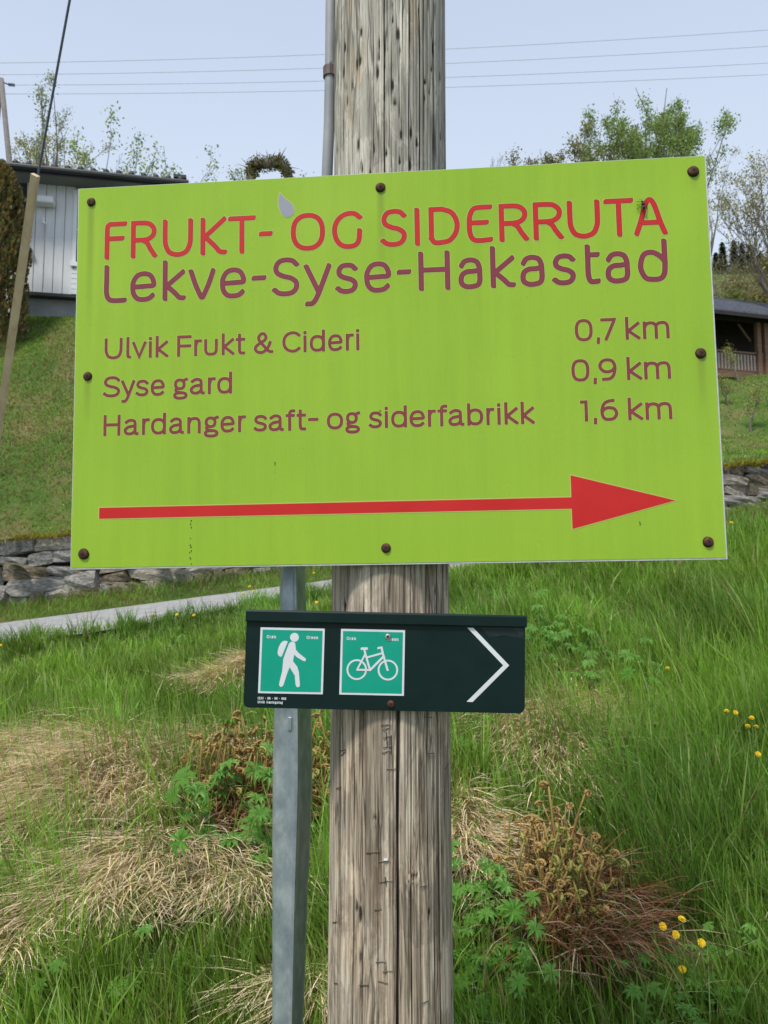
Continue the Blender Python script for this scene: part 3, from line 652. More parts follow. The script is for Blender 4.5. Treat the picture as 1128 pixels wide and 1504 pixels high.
# ------------------------------------------------------------------ trees
M_bark = noisy('grey_brown_bark', [(.09, .075, .06), (.18, .155, .13)], scale=8, stretch=(1, 1, .3), rough=.9)
M_treeleaf = leafmat('tree_leaf', .5, .35)
def tree(name, base, hgt, label, crown_r, col, seed, nleaf=6000, leaf=.09, upright=.5, limbs=9, start=.35, bare=False, trunk_r=None, cat='tree', group=None, lean=(0, 0), depth=3, kids=5, taper=1.0, fork=None):
    rr = random.Random(seed); e = empty(name, base, label=label, cat=cat, group=group)
    m = MB(); tips = []; tr = trunk_r or hgt*.014
    def branch(p, d, L, r, lev):
        n = 5 if lev < 2 else 4; pts = [p.copy()]; rad = [r]
        for i in range(n):
            d = (d+Vector((rr.gauss(0, .16), rr.gauss(0, .16), rr.gauss(.03+.08*upright, .08)))).normalized()
            p = p+d*(L/n); pts.append(p.copy()); rad.append(max(r*(1-.75*(i+1)/n), .004*hgt/8))
        m.tube(pts, rad, 6 if lev == 0 else (4 if lev == 1 else 3), caps=False)
        if lev >= depth-1: tips.append(pts)
        if lev < depth:
            for k in range(kids if lev else limbs):
                f = rr.uniform(.3 if lev else start, 1.0); i = min(int(f*n), n-1); q_ = pts[i].lerp(pts[i+1], f*n-i)
                a = rr.uniform(0, 6.28); out = Vector((math.cos(a), math.sin(a), 0)); dd = (out*(1-upright)+d*(.35+.5*upright)+Vector((0, 0, upright*.6))).normalized()
                LL = (crown_r*rr.uniform(.7, 1.1)*(1.15-.5*f*taper) if lev == 0 else L*rr.uniform(.4, .65))
                if fork and lev == 0:
                    zz_ = q_.z; rem = hgt-zz_; spread = crown_r*math.sqrt(rr.random())/rem
                    dd = Vector((math.cos(a)*spread+lean[0], math.sin(a)*spread+lean[1], 1)).normalized(); q2_ = spread*rem/crown_r; LL = max(.5, hgt*(fork+(1-fork)*math.sqrt(max(0, 1-.85*q2_*q2_)))*rr.uniform(.86, 1.0)-zz_)
                elif fork:
                    dd = (out*.45+d*.8+Vector((0, 0, .25))).normalized(); LL = min(L*rr.uniform(.25, .45), crown_r*rr.uniform(.35, .6))
                branch(q_, dd, LL, max(rad[i]*.5, .004), lev+1)
    branch(Vector((0, 0, 0)), Vector((lean[0], lean[1], 1)).normalized(), hgt*(fork or .93), tr, 0)
    zmax = max(v[2] for v in m.v); kz_ = hgt/zmax if not fork else hgt/(zmax*1.01); m.v = [(v[0]*(.5+.5*kz_), v[1]*(.5+.5*kz_), v[2]*kz_) for v in m.v]; tips = [[Vector((q_.x*(.5+.5*kz_), q_.y*(.5+.5*kz_), q_.z*kz_)) for q_ in t_] for t_ in tips]
    m.build('trunk', M_bark, e, smooth=True)
    if not bare:
        r2 = np.random.default_rng(seed); seg = np.array([[tuple(t_[j]), tuple(t_[j+1])] for t_ in tips for j in range(len(t_)-1)])
        n = nleaf; wz_ = np.clip(seg[:, 0, 2]/hgt, .02, 1)**(4 if fork else .5); si = r2.choice(len(seg), n, p=wz_/wz_.sum()); f = r2.uniform(0, 1, (n, 1)); P_ = seg[si, 0]*(1-f)+seg[si, 1]*f+r2.normal(0, leaf*1.3, (n, 3))
        A = r2.normal(0, 1, (n, 3)); A /= np.linalg.norm(A, axis=1)[:, None]; B = np.cross(A, r2.normal(0, 1, (n, 3))); B /= np.linalg.norm(B, axis=1)[:, None]
        s_ = leaf*r2.uniform(.5, 1.2, (n, 1)); V = np.stack([P_-A*s_*.5, P_+B*s_*.32, P_+A*s_*.6, P_-B*s_*.32], 1).reshape(-1, 3)
        T = np.arange(4*n).reshape(n, 4); br_ = r2.uniform(.6, 1.3, (len(tips)*8, 1))[si % (len(tips)*8)]
        cc = np.array(col)*br_*r2.uniform(.75, 1.2, (n, 1)); cc = np.repeat(cc, 4, 0)
        link_mesh('crown', np_mesh('crown', V, T, cc), M_treeleaf, e)
    return e
def tbase(px, y): p = at(px, 400, y); return Vector((p.x, p.y, float(H(p.x, p.y))-.1))
def topz(px, py, y): return at(px, py, y).z
def place_tree(px, py_top, y, *a, **k):
    b_ = tbase(px, y); return tree(a[0], b_, topz(px, py_top, y)-b_.z, *a[1:], **k)
SPR = (.13, .20, .07)
place_tree(66, 120, 33, 'spring_tree', 'slender tree just coming into leaf behind the house roof, left of the wire foot', 1.25, (.25, .29, .17), 1, nleaf=2600, leaf=.11, limbs=12, start=.5, group='trees behind the house', kids=7, fork=.5)
place_tree(20, 165, 34, 'spring_tree', 'thin tree in young leaf beside the frame pole', 1.3, (.26, .30, .17), 2, nleaf=1500, leaf=.09, limbs=9, start=.5, group='trees behind the house', fork=.5)
place_tree(172, 166, 28, 'spring_tree', 'bushy light green tree above the house roof', 1.5, (.24, .34, .12), 13, nleaf=1500, leaf=.13, limbs=14, start=.5, group='trees behind the house', kids=6, fork=.5)
place_tree(232, 212, 26, 'spring_tree', 'small light green tree at the right end of the house roof', 1.0, (.24, .34, .12), 4, nleaf=900, leaf=.11, limbs=8, start=.5, group='trees behind the house', fork=.6)
place_tree(140, 215, 25, 'spring_tree', 'low yellow green bush top over the middle of the roof', 1.0, (.34, .32, .10), 5, nleaf=1100, leaf=.09, limbs=10, start=.5, group='trees behind the house', fork=.7)
place_tree(112, 190, 36, 'bare_tree', 'bare twiggy tree behind the house roof', 1.8, SPR, 6, limbs=16, bare=True, start=.5, group='trees behind the house', fork=.5)
place_tree(285, 250, 36, 'bare_tree', 'bare twigs showing over the upper left edge of the green sign', 2.0, SPR, 7, limbs=14, bare=True, start=.6, fork=.6)
place_tree(818, 146, 42, 'leafy_tree', 'dark olive bushy tree over the right part of the green sign', 1.7, (.20, .19, .06), 8, nleaf=15000, leaf=.15, limbs=40, start=.5, group='trees above the green sign', kids=6, fork=.5)
place_tree(978, 112, 44, 'leafy_tree', 'highest round fresh green tree over the right part of the green sign', 1.9, (.22, .32, .09), 9, nleaf=20000, leaf=.15, limbs=44, start=.4, group='trees above the green sign', kids=6, fork=.45, lean=(.0, 0))
place_tree(922, 146, 43, 'leafy_tree', 'fresh green tree between the olive tree and the highest one', 1.9, (.22, .31, .09), 31, nleaf=16000, leaf=.15, limbs=40, start=.4, group='trees above the green sign', kids=6, fork=.45)
place_tree(868, 175, 45, 'leafy_tree', 'thin crowned tree directly right of the olive one', 1.3, (.21, .29, .09), 19, nleaf=3500, leaf=.12, limbs=16, start=.5, group='trees above the green sign', fork=.5)
place_tree(765, 212, 43, 'bare_tree', 'bare branches at the left foot of the olive tree', 2.2, SPR, 10, limbs=16, bare=True, start=.6, fork=.6)
place_tree(1195, 190, 31, 'spring_tree', 'tree with pale young leaves at the right edge of the picture', 2.9, (.34, .33, .15), 12, nleaf=4200, leaf=.12, limbs=26, start=.5, kids=7, fork=.5)
place_tree(1046, 228, 60, 'spring_tree', 'small sprig of young leaves beside the top right corner of the green sign', 2.2, (.26, .27, .13), 14, nleaf=1100, leaf=.15, limbs=9, start=.5, fork=.62)
# crooked mossy limb over the sign's top edge
b_ = tbase(402, 26); e = empty('mossy_tree', b_, label='old crooked mossy tree top peeping over the green sign left of the pole', cat='tree')
tops = [at(x_, y_, 26)-b_ for (x_, y_) in [(368, 262), (369, 250), (378, 240), (395, 241), (410, 237), (418, 246), (424, 262)]]
m = MB(); m.tube([Vector((0, 0, 0)), Vector((-.2, 0, tops[0].z*.6))]+tops, [.25, .2, .17, .15, .16, .18, .17, .16, .13], 8); m.tube([tops[6], Vector((.3, 0, tops[0].z*.6)), Vector((.1, 0, 0))], [.1, .14, .2], 8)
for k in range(34):
    q_ = tops[1+k % 6].copy(); dv = Vector((random.gauss(0, .5), random.gauss(0, .4), random.uniform(-.1, 1))).normalized()*random.uniform(.25, .6); m.tube([q_, q_+dv*.6+Vector((0, 0, .03)), q_+dv], [.022, .014, .006], 4)
m.build('trunk', M_bark, e, smooth=True)
n = 2600; ti = rng.integers(0, 6, n); ff = rng.uniform(0, 1, (n, 1)); TT = np.array([tuple(t_) for t_ in tops]); PP = TT[ti]*(1-ff)+TT[ti+1]*ff+rng.normal(0, .11, (n, 3))
A = rng.normal(0, 1, (n, 3)); A /= np.linalg.norm(A, axis=1)[:, None]; B = np.cross(A, rng.normal(0, 1, (n, 3))); B /= np.linalg.norm(B, axis=1)[:, None]
V = np.stack([PP-A*.05, PP+B*.03, PP+A*.06, PP-B*.03], 1).reshape(-1, 3); cc = np.repeat(np.array([.12, .12, .035])*rng.uniform(.5, 1.3, (n, 1)), 4, 0)
link_mesh('moss', np_mesh('moss', V, np.arange(4*n).reshape(n, 4), cc), M_treeleaf, e)
place_tree(436, 246, 25.5, 'spring_tree', 'short leafy shoots right beside the mossy crooked tree', .6, (.24, .34, .12), 21, nleaf=500, leaf=.09, limbs=8, start=.8, fork=.85)
place_tree(352, 252, 25.5, 'spring_tree', 'few leafy shoots left of the mossy crooked tree', .5, (.24, .34, .12), 22, nleaf=160, leaf=.09, limbs=5, start=.9, fork=.9)
# thuja at the porch
def scale_bush(name, base, hgt, rad, n, cols, label, cat, leaf=.06):
    e = empty(name, base, label=label, cat=cat); MB().tube([(0, 0, 0), (0, 0, hgt*.9)], [.08, .02], 6).build('trunk', M_bark, e)
    t_ = rng.uniform(0, 1, n)**.8; a = rng.uniform(0, 6.28, n); lump = 1+.14*np.sin(a*5+t_*9)+.1*np.sin(a*11-t_*23)
    r = rad*(1-t_**3)**.5*lump*rng.uniform(.72, 1.06, n)**.6; P_ = np.stack([r*np.cos(a), r*np.sin(a), hgt*t_], 1)
    up = np.stack([np.cos(a)*.4, np.sin(a)*.4, np.ones(n)], 1)+rng.normal(0, .35, (n, 3)); up /= np.linalg.norm(up, axis=1)[:, None]
    sd_ = np.cross(up, rng.normal(0, 1, (n, 3))); sd_ /= np.linalg.norm(sd_, axis=1)[:, None]; s_ = leaf*rng.uniform(.6, 1.5, (n, 1))
    V = np.stack([P_, P_+up*s_+sd_*s_*.45, P_+up*s_*2, P_+up*s_-sd_*s_*.45], 1).reshape(-1, 3)
    k = rng.uniform(0, 1, (n, 1)); cc = np.repeat((np.array(cols[0])*(1-k)+np.array(cols[1])*k)*rng.uniform(.5, 1.2, (n, 1)), 4, 0)
    link_mesh('foliage', np_mesh('foliage', V, np.arange(4*n).reshape(n, 4), cc), M_treeleaf, e)
p = at(-12, 450, 16.6); bz = float(H(p.x, p.y)); scale_bush('thuja_bush', (p.x, p.y, bz-.1), topz(-5, 238, 16.6)-bz, .66, 16000, ((.10, .13, .035), (.27, .17, .075)), 'brownish thuja at the left edge in front of the house porch', 'bush')
# far conifers and hillside shrubs
for k, (px, py, y, lb) in enumerate([(1062, 357, 118, 'leftmost of the far spruces beside the sign edge'), (1079, 354, 120, 'tallest far spruce on the ridge, second from the sign edge'), (1091, 358, 121, 'third far spruce on the ridge'), (1102, 360, 119, 'fourth far spruce on the ridge'), (1052, 372, 117, 'short far spruce half hidden by the sign edge'), (1118, 372, 118, 'fifth far spruce on the ridge behind shrubs'), (1136, 365, 122, 'far spruce outside the right edge')]):
    b_ = tbase(px, y); hh = topz(px, py, y)-b_.z; e = empty('spruce', b_, label=lb, cat='tree', group='spruces on the far ridge')
    MB().tube([(0, 0, 0), (0, 0, hh)], [.18, .03], 6).build('trunk', M_bark, e)
    n = 1600; t_ = rng.uniform(0.05, 1, n); a = rng.uniform(0, 6.28, n); r = (1-t_)**.9*hh*.33*(.25+.75*np.abs(np.sin(t_*24+k))*(.6+.4*np.sin(a*3+t_*40)))*rng.uniform(.1, 1, n)**.6+.04
    P_ = np.stack([r*np.cos(a), r*np.sin(a), hh*t_], 1); d = np.stack([np.cos(a), np.sin(a), -.35+0*a], 1); s_ = rng.uniform(.25, .6, (n, 1)); sd_ = np.stack([-np.sin(a), np.cos(a), 0*a], 1)*.13
    V = np.stack([P_-d*s_*.5-sd_, P_-d*s_*.5+sd_, P_+d*s_], 1).reshape(-1, 3); cc = np.repeat(np.array([.06, .10, .06])*rng.uniform(.5, 1.3, (n, 1)), 3, 0)
    link_mesh('crown', np_mesh('crown', V, np.arange(3*n).reshape(n, 3), cc), M_treeleaf, e)
for k, (px, py, y, col, r_, lb) in enumerate([(1100, 392, 60, (.22, .20, .09), 2.2, 'olive hillside shrub above the pavilion roof, middle'), (1122, 378, 56, (.26, .25, .09), 2.0, 'olive hillside shrub above the pavilion roof, at the picture edge'), (1072, 405, 66, (.24, .19, .12), 2.0, 'brown bare hillside shrub next to the sign edge'), (1140, 395, 50, (.22, .22, .08), 2.0, 'hillside shrub outside the right edge'), (1088, 418, 48, (.20, .23, .07), 1.3, 'low green shrub right above the pavilion ridge'), (1112, 420, 47, (.22, .21, .08), 1.3, 'low yellowish shrub above the pavilion ridge')]):
    place_tree(px, py, y, 'hillside_shrub', lb, r_, col, 40+k, nleaf=1500, leaf=.22, upright=.6, limbs=14, start=.1, cat='shrub', group='shrubs on the hillside above the pavilion', trunk_r=.08)
# scrub and saplings that cover the hill behind the pavilion as one tangle
nl_ = 150; lx = rng.uniform(12, 62, nl_); ly = rng.uniform(40, 116, nl_); lr = rng.uniform(.9, 2.4, nl_); lh = rng.uniform(1.2, 4.2, nl_)
n = 90000; ci = rng.integers(0, nl_, n); dv = rng.normal(0, 1, (n, 3)); dv /= np.linalg.norm(dv, axis=1)[:, None]; rr_ = rng.uniform(.5, 1.05, (n, 1))
P_ = np.stack([lx[ci], ly[ci], H(lx[ci], ly[ci])+lh[ci]*.45], 1)+dv*rr_*np.stack([lr[ci], lr[ci], lh[ci]*.6], 1)
A = rng.normal(0, 1, (n, 3)); A[:, 2] = np.abs(A[:, 2])+.6; A /= np.linalg.norm(A, axis=1)[:, None]; B = np.cross(A, rng.normal(0, 1, (n, 3))); B /= np.linalg.norm(B, axis=1)[:, None]
s_ = rng.uniform(.10, .30, (n, 1)); V = np.stack([P_-A*s_, P_+B*s_*.25, P_+A*s_], 1).reshape(-1, 3)
pal = np.array([(.20, .16, .11), (.17, .19, .07), (.27, .24, .15), (.13, .15, .06)])[rng.integers(0, 4, nl_)][ci]*rng.uniform(.5, 1.3, (n, 1))
link_mesh('hillside_scrub', np_mesh('hillside_scrub', V, np.arange(3*n).reshape(n, 3), np.repeat(pal, 3, 0)), M_treeleaf, kind='stuff', label='brown and olive scrub covering the hillside behind the pavilion', cat='scrub')
# young orchard trees below the pavilion
for k, (px, pb, pt, y, lb) in enumerate([(1094, 643, 560, 23.2, 'young staked orchard tree nearest below the pavilion'), (1062, 612, 550, 25.5, 'young orchard tree close to the sign edge'), (1122, 628, 560, 25.0, 'young orchard tree at the right picture edge'), (1078, 560, 500, 28.6, 'young fruit tree growing up before the pavilion railing')]):
    b_ = tbase(px, y); tree('orchard_tree', b_, topz(px, pt, y)-b_.z, lb, .55, (.28, .30, .10), 60+k, nleaf=420, leaf=.07, upright=.6, limbs=9, start=.3, trunk_r=.045, group='young orchard trees below the pavilion', depth=2)

# ------------------------------------------------------------------ frame pole and overhead lines far behind
M_oldwood = noisy('far_pole_wood', [(.13, .12, .12), (.2, .19, .18)], scale=4, rough=.9)
M_cable = new_mat('bare_line_wire', (.30, .31, .35), .5)
yp = 40
b_ = at(8, 300, yp); gz = float(H(b_.x, b_.y)); e = empty('frame_pole', (b_.x, b_.y, gz), label='wooden A-frame power pole behind the house at the left edge', cat='power pole')
tp = at(2, 116, yp)-Vector((b_.x, b_.y, gz))
for (px, py) in ((14, 240), (-12, 250)):
    q_ = at(px, py, yp)-Vector((b_.x, b_.y, gz)); dirn = (q_-tp); dirn = dirn*(tp.z/(-dirn.z)); MB().tube([tp, tp+dirn], [.14, .18], 10).build('leg', M_oldwood, e, smooth=True)
i0 = at(12, 124, yp)-Vector((b_.x, b_.y, gz)); i1 = at(22, 125, yp)-Vector((b_.x, b_.y, gz))
m = MB(); m.tube([tp+Vector((.1, 0, -.2)), i0], .035, 6); m.build('arm', M_dark, e)
m = MB(); dd = (i1-i0)
for j in range(4): c_ = i0+dd*(j+.5)/4; m.tube([c_-dd*.09, c_, c_+dd*.09], [.04, .11, .04], 10)
m.build('insulator', new_mat('insulator_glass', (.10, .16, .22), .2), e, smooth=True)
for k, (pa, pm, pb, lb) in enumerate([((-30, 93), (480, 80), (1160, 42), 'topmost of the four thin overhead lines across the sky'), ((-30, 110), (480, 100), (1160, 66), 'second overhead line from the top across the sky'), ((22, 125), (480, 119), (1160, 91), 'third overhead line, ending at the insulator'), ((-30, 138), (480, 133), (1160, 108), 'lowest of the four overhead lines across the sky')]):
    p0, p2 = at(*pa, yp), at(*pb, yp+4); pm_ = at(*pm, yp+1.7); pts = []
    for i in range(25):
        t_ = i/24; tm = (pm[0]-pa[0])/(pb[0]-pa[0]); l0_ = (t_-tm)*(t_-1)/((0-tm)*(0-1)); l1_ = t_*(t_-1)/(tm*(tm-1)); l2_ = t_*(t_-tm)/(1*(1-tm))
        pts.append(p0*l0_+pm_*l1_+p2*l2_)
    MB().tube(pts, .011, 5).build('overhead_line', M_cable, None, smooth=True, label=lb, cat='power line', group='overhead lines across the sky')

# ------------------------------------------------------------------ wooden pole
PX, PY = .0125, 1.475
PITS = []
def pole_mesh():
    r2 = np.random.default_rng(5)
    th = np.concatenate([np.linspace(-np.pi/2-1.62, -np.pi/2+1.62, 600), np.linspace(-np.pi/2+1.62, 1.5*np.pi-1.62, 42)[1:-1]]); na = len(th)
    # front is at -Y : angle -pi/2 ; refine front
    zs = np.concatenate([[-.3, .2], np.arange(.45, 3.05, .0085), [3.2, 3.6, 4.5, 6, 8.2]])
    TH, ZZ = np.meshgrid(th, zs)
    r = np.interp(ZZ, [-.3, .75, 1.6, 2.8, 8.2], [.124, .1182, .1147, .1163, .100])
    disp = np.zeros_like(r)
    A = ((TH+np.pi/2+np.pi) % (2*np.pi))-np.pi        # 0 at the front, + towards the right (x+)
    # fine ribs
    for k in range(60):
        f = r2.integers(30, 160); disp += r2.normal(0, .00010)*np.sin(f*TH+r2.uniform(0, 6.28)+.8*np.sin(ZZ*r2.uniform(.5, 3)+k))
    # drying cracks
    cracks = [(.10, .2, 1.42, .022, .0075), (.62, .3, 3.2, .012, .003), (-.62, .4, 1.5, .012, .0028), (-.78, 1.5, 3.0, .010, .003), (-.30, 2.0, 3.2, .012, .003), (-.1, 1.9, 3.2, .012, .004), (.32, .3, 3.2, .012, .0036), (.52, 1.9, 3.2, .014, .0048), (.85, .3, 3.2, .013, .0032), (-.45, .3, 1.6, .010, .0025), (-.2, .4, 1.3, .008, .0018), (.02, 2.0, 3.1, .010, .0028), (.42, .4, 1.3, .008, .002), (-.95, .2, 3, .012, .003), (.72, .7, 1.5, .012, .003), (.2, 1.4, 3.1, .008, .002), (.14, 1.2, 1.5, .008, .0035)]
    for k in range(46): a0 = r2.uniform(-1.5, 1.5); z0 = r2.uniform(.4, 2.9); cracks.append((a0, z0, z0+r2.uniform(.08, .5), r2.uniform(.005, .009), r2.uniform(.0008, .002)))
    for (a0, z0, z1, wd, dp) in cracks:
        ph = r2.uniform(0, 6.28); c = a0+.008*np.sin(ZZ*5+ph)+.004*np.sin(ZZ*17+ph*2)
        taper = sstep(z0, z0+.07, ZZ)*(1-sstep(z1-.07, z1, ZZ)) if z1-z0 > .15 else np.sin(np.pi*np.clip((ZZ-z0)/(z1-z0), 0, 1))
        disp -= dp*np.exp(-((A-c)/wd)**2*1.5)*taper*(.75+.25*np.sin(ZZ*31+ph))
    # woodpecker chips and gaff marks, mostly high on the pole
    for k in range(105):
        a0 = r2.uniform(-1.25, 1.25); z0 = r2.uniform(2.30, 2.98) if k < 88 else r2.uniform(.6, 2.3)
        dz = r2.uniform(.004, .014); da = r2.uniform(.012, .03)
        disp -= r2.uniform(.0015, .005)*np.exp(-((A-a0)/da)**2-((ZZ-z0)/dz)**2)
    # rough flaky relief
    fl = np.zeros_like(r)
    for k in range(10): fl += np.sin(TH*r2.integers(8, 40)+ZZ*r2.uniform(-22, 22)+r2.uniform(0, 6.28))
    disp += .00022*np.tanh(fl)
    # knot at the upper right
    for (a0, z0, rk) in ((.62, 2.345, .016), (.36, 1.07, .007), (-.25, 1.17, .004)):
        dd_ = np.sqrt(((A-a0)*.115)**2+((ZZ-z0)*.8)**2)/rk; disp += -.003*np.exp(-dd_**2*2)+.0022*np.exp(-((dd_-1.15)/.3)**2)+.0012*np.sin(dd_*6)*np.exp(-dd_*.45)*(dd_ < 6)
    rr_ = r+disp
    V = np.stack([rr_*np.cos(TH), rr_*np.sin(TH), ZZ], -1).reshape(-1, 3)
    nz = len(zs); ii = np.arange(nz*na).reshape(nz, na); jn = np.roll(ii, -1, 1)
    Q = np.stack([ii[:-1].ravel(), jn[:-1].ravel(), jn[1:].ravel(), ii[1:].ravel()], 1)
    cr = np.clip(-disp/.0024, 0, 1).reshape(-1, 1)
    return np_mesh('shaft', V, Q, np.repeat(cr, 3, 1), smooth=True)
mw = new_mat('weathered_pole_wood', rough=.88, spec=.15); b = mw.node_tree.nodes['Principled BSDF']
t = N(mw, 'ShaderNodeTexCoord'); sx = N(mw, 'ShaderNodeSeparateXYZ'); Lk(mw, t.outputs['Object'], sx.inputs[0])
mp = N(mw, 'ShaderNodeMapping', Scale=(1, 1, .035)); Lk(mw, t.outputs['Object'], mp.inputs[0])
wn = N(mw, 'ShaderNodeTexNoise', Scale=6.0, Detail=3); mpw = N(mw, 'ShaderNodeMapping', Scale=(1, 1, .5)); Lk(mw, t.outputs['Object'], mpw.inputs[0]); Lk(mw, mpw.outputs[0], wn.inputs['Vector'])
va = N(mw, 'ShaderNodeVectorMath', operation='MULTIPLY_ADD'); Lk(mw, wn.outputs['Color'], va.inputs[0]); va.inputs[1].default_value = (.022, .022, .0); Lk(mw, mp.outputs[0], va.inputs[2])
g1_ = N(mw, 'ShaderNodeTexNoise', Scale=120, Detail=8, Roughness=.78); Lk(mw, va.outputs[0], g1_.inputs['Vector'])
g2_ = N(mw, 'ShaderNodeTexNoise', Scale=60, Detail=5, Roughness=.6); Lk(mw, va.outputs[0], g2_.inputs['Vector'])
mp3 = N(mw, 'ShaderNodeMapping', Scale=(1, 1, .22)); Lk(mw, t.outputs['Object'], mp3.inputs[0])
g3_ = N(mw, 'ShaderNodeTexNoise', Scale=16, Detail=5, Roughness=.65, Distortion=.6); Lk(mw, mp3.outputs[0], g3_.inputs['Vector'])
rr1 = N(mw, 'ShaderNodeValToRGB'); Lk(mw, g1_.outputs[0], rr1.inputs[0]); e_ = rr1.color_ramp.elements
e_[0].position = .28; e_[0].color = (.17, .135, .10, 1); e_[1].position = .70; e_[1].color = (.56, .485, .39, 1); k_ = e_.new(.46); k_.color = (.30, .24, .185, 1); k_ = e_.new(.56); k_.color = (.44, .37, .295, 1)
rr2 = N(mw, 'ShaderNodeValToRGB'); Lk(mw, g1_.outputs[0], rr2.inputs[0]); e_ = rr2.color_ramp.elements
e_[0].position = .30; e_[0].color = (.17, .16, .135, 1); e_[1].position = .70; e_[1].color = (.60, .59, .54, 1); k_ = e_.new(.47); k_.color = (.37, .355, .32, 1)
# greyer and cleaner high up (weathering), browner low down, broken by patches
zr = N(mw, 'ShaderNodeMapRange'); Lk(mw, sx.outputs[2], zr.inputs[0]); zr.inputs['From Min'].default_value = 1.5; zr.inputs['From Max'].default_value = 2.3
pz = N(mw, 'ShaderNodeMath', operation='MULTIPLY_ADD'); Lk(mw, g3_.outputs[0], pz.inputs[0]); pz.inputs[1].default_value = 2.4; pz.inputs[2].default_value = -1.05
pa_ = N(mw, 'ShaderNodeMath', operation='ADD', use_clamp=True); Lk(mw, zr.outputs[0], pa_.inputs[0]); Lk(mw, pz.outputs[0], pa_.inputs[1])
mxc = N(mw, 'ShaderNodeMix', data_type='RGBA'); Lk(mw, pa_.outputs[0], mxc.inputs[0]); Lk(mw, rr1.outputs[0], mxc.inputs[6]); Lk(mw, rr2.outputs[0], mxc.inputs[7])
rg = N(mw, 'ShaderNodeValToRGB'); Lk(mw, g2_.outputs[0], rg.inputs[0]); e_ = rg.color_ramp.elements; e_[0].position = .34; e_[0].color = (.76, .74, .72, 1); e_[1].position = .62; e_[1].color = (1.12, 1.1, 1.06, 1)
mm = N(mw, 'ShaderNodeMix', data_type='RGBA', blend_type='MULTIPLY'); mm.inputs[0].default_value = 1; Lk(mw, mxc.outputs[2], mm.inputs[6]); Lk(mw, rg.outputs[0], mm.inputs[7])
# hairline drying checks: thin dark lines along the grain
h1 = N(mw, 'ShaderNodeTexNoise', Scale=46, Detail=2, Roughness=.5); Lk(mw, va.outputs[0], h1.inputs['Vector'])
h2 = N(mw, 'ShaderNodeMath', operation='SUBTRACT'); Lk(mw, h1.outputs[0], h2.inputs[0]); h2.inputs[1].default_value = .5
h3 = N(mw, 'ShaderNodeMath', operation='ABSOLUTE'); Lk(mw, h2.outputs[0], h3.inputs[0])
h4 = N(mw, 'ShaderNodeMapRange'); Lk(mw, h3.outputs[0], h4.inputs[0]); h4.inputs['From Min'].default_value = .004; h4.inputs['From Max'].default_value = .022; h4.inputs['To Min'].default_value = .42; h4.inputs['To Max'].default_value = 1
mh = N(mw, 'ShaderNodeMix', data_type='RGBA', blend_type='MULTIPLY'); mh.inputs[0].default_value = 1; Lk(mw, mm.outputs[2], mh.inputs[6]); Lk(mw, h4.outputs[0], mh.inputs[7]); mm = mh
# weather-bleached flakes with a ragged edge
fl1 = N(mw, 'ShaderNodeTexNoise', Scale=11, Detail=7, Roughness=.7, Distortion=.4); mpf = N(mw, 'ShaderNodeMapping', Scale=(1, 1, .35)); Lk(mw, t.outputs['Object'], mpf.inputs[0]); Lk(mw, mpf.outputs[0], fl1.inputs['Vector'])
fl2 = N(mw, 'ShaderNodeMapRange'); Lk(mw, fl1.outputs[0], fl2.inputs[0]); fl2.inputs['From Min'].default_value = .50; fl2.inputs['From Max'].default_value = .53; fl2.inputs['To Min'].default_value = .86; fl2.inputs['To Max'].default_value = 1.18
mf = N(mw, 'ShaderNodeMix', data_type='RGBA', blend_type='MULTIPLY'); mf.inputs[0].default_value = 1; Lk(mw, mm.outputs[2], mf.inputs[6]); Lk(mw, fl2.outputs[0], mf.inputs[7]); mm = mf
# fresh tan wood where splinters came off
fr = N(mw, 'ShaderNodeMapRange'); Lk(mw, g3_.outputs[0], fr.inputs[0]); fr.inputs['From Min'].default_value = .60; fr.inputs['From Max'].default_value = .66; fr.inputs['To Max'].default_value = .35
mt = N(mw, 'ShaderNodeMix', data_type='RGBA'); Lk(mw, fr.outputs[0], mt.inputs[0]); Lk(mw, mm.outputs[2], mt.inputs[6]); mt.inputs[7].default_value = (.52, .38, .23, 1)
# near-black colour mixed in by depth of cracks and chips
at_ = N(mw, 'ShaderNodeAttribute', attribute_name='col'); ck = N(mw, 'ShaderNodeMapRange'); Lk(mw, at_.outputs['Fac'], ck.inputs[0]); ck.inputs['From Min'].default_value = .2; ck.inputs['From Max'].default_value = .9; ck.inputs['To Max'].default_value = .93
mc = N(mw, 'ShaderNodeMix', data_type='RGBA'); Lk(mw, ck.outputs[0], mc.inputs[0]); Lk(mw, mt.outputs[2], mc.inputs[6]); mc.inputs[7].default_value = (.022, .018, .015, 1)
Lk(mw, mc.outputs[2], b.inputs['Base Color'])
bp = N(mw, 'ShaderNodeBump', Strength=.75, Distance=.0025); Lk(mw, g1_.outputs[0], bp.inputs['Height']); Lk(mw, bp.outputs[0], b.inputs['Normal'])
pole = empty('utility_pole', (PX, PY, 0), label='thick weathered wooden utility pole carrying both signs', cat='utility pole')
link_mesh('shaft', pole_mesh(), mw, pole)
M_staple = noisy('rusty_staple', [(.05, .045, .045), (.13, .11, .10)], scale=80, rough=.5, metal=.6)
def on_pole(px, py, off=0.0):
    """point on the pole's front surface seen at a photo pixel, in pole space"""
    for it in range(6):
        p = at(px, py, PY-.115 if it == 0 else yy); dx = p.x-PX; R0 = float(np.interp(p.z, [-.3, .75, 1.6, 2.8, 8.2], [.124, .1182, .1147, .1163, .100]))+off
        yy = PY-math.sqrt(max(R0*R0-min(abs(dx), R0*.995)**2, 1e-6))
    return Vector((p.x-PX, p.y-PY, p.z))
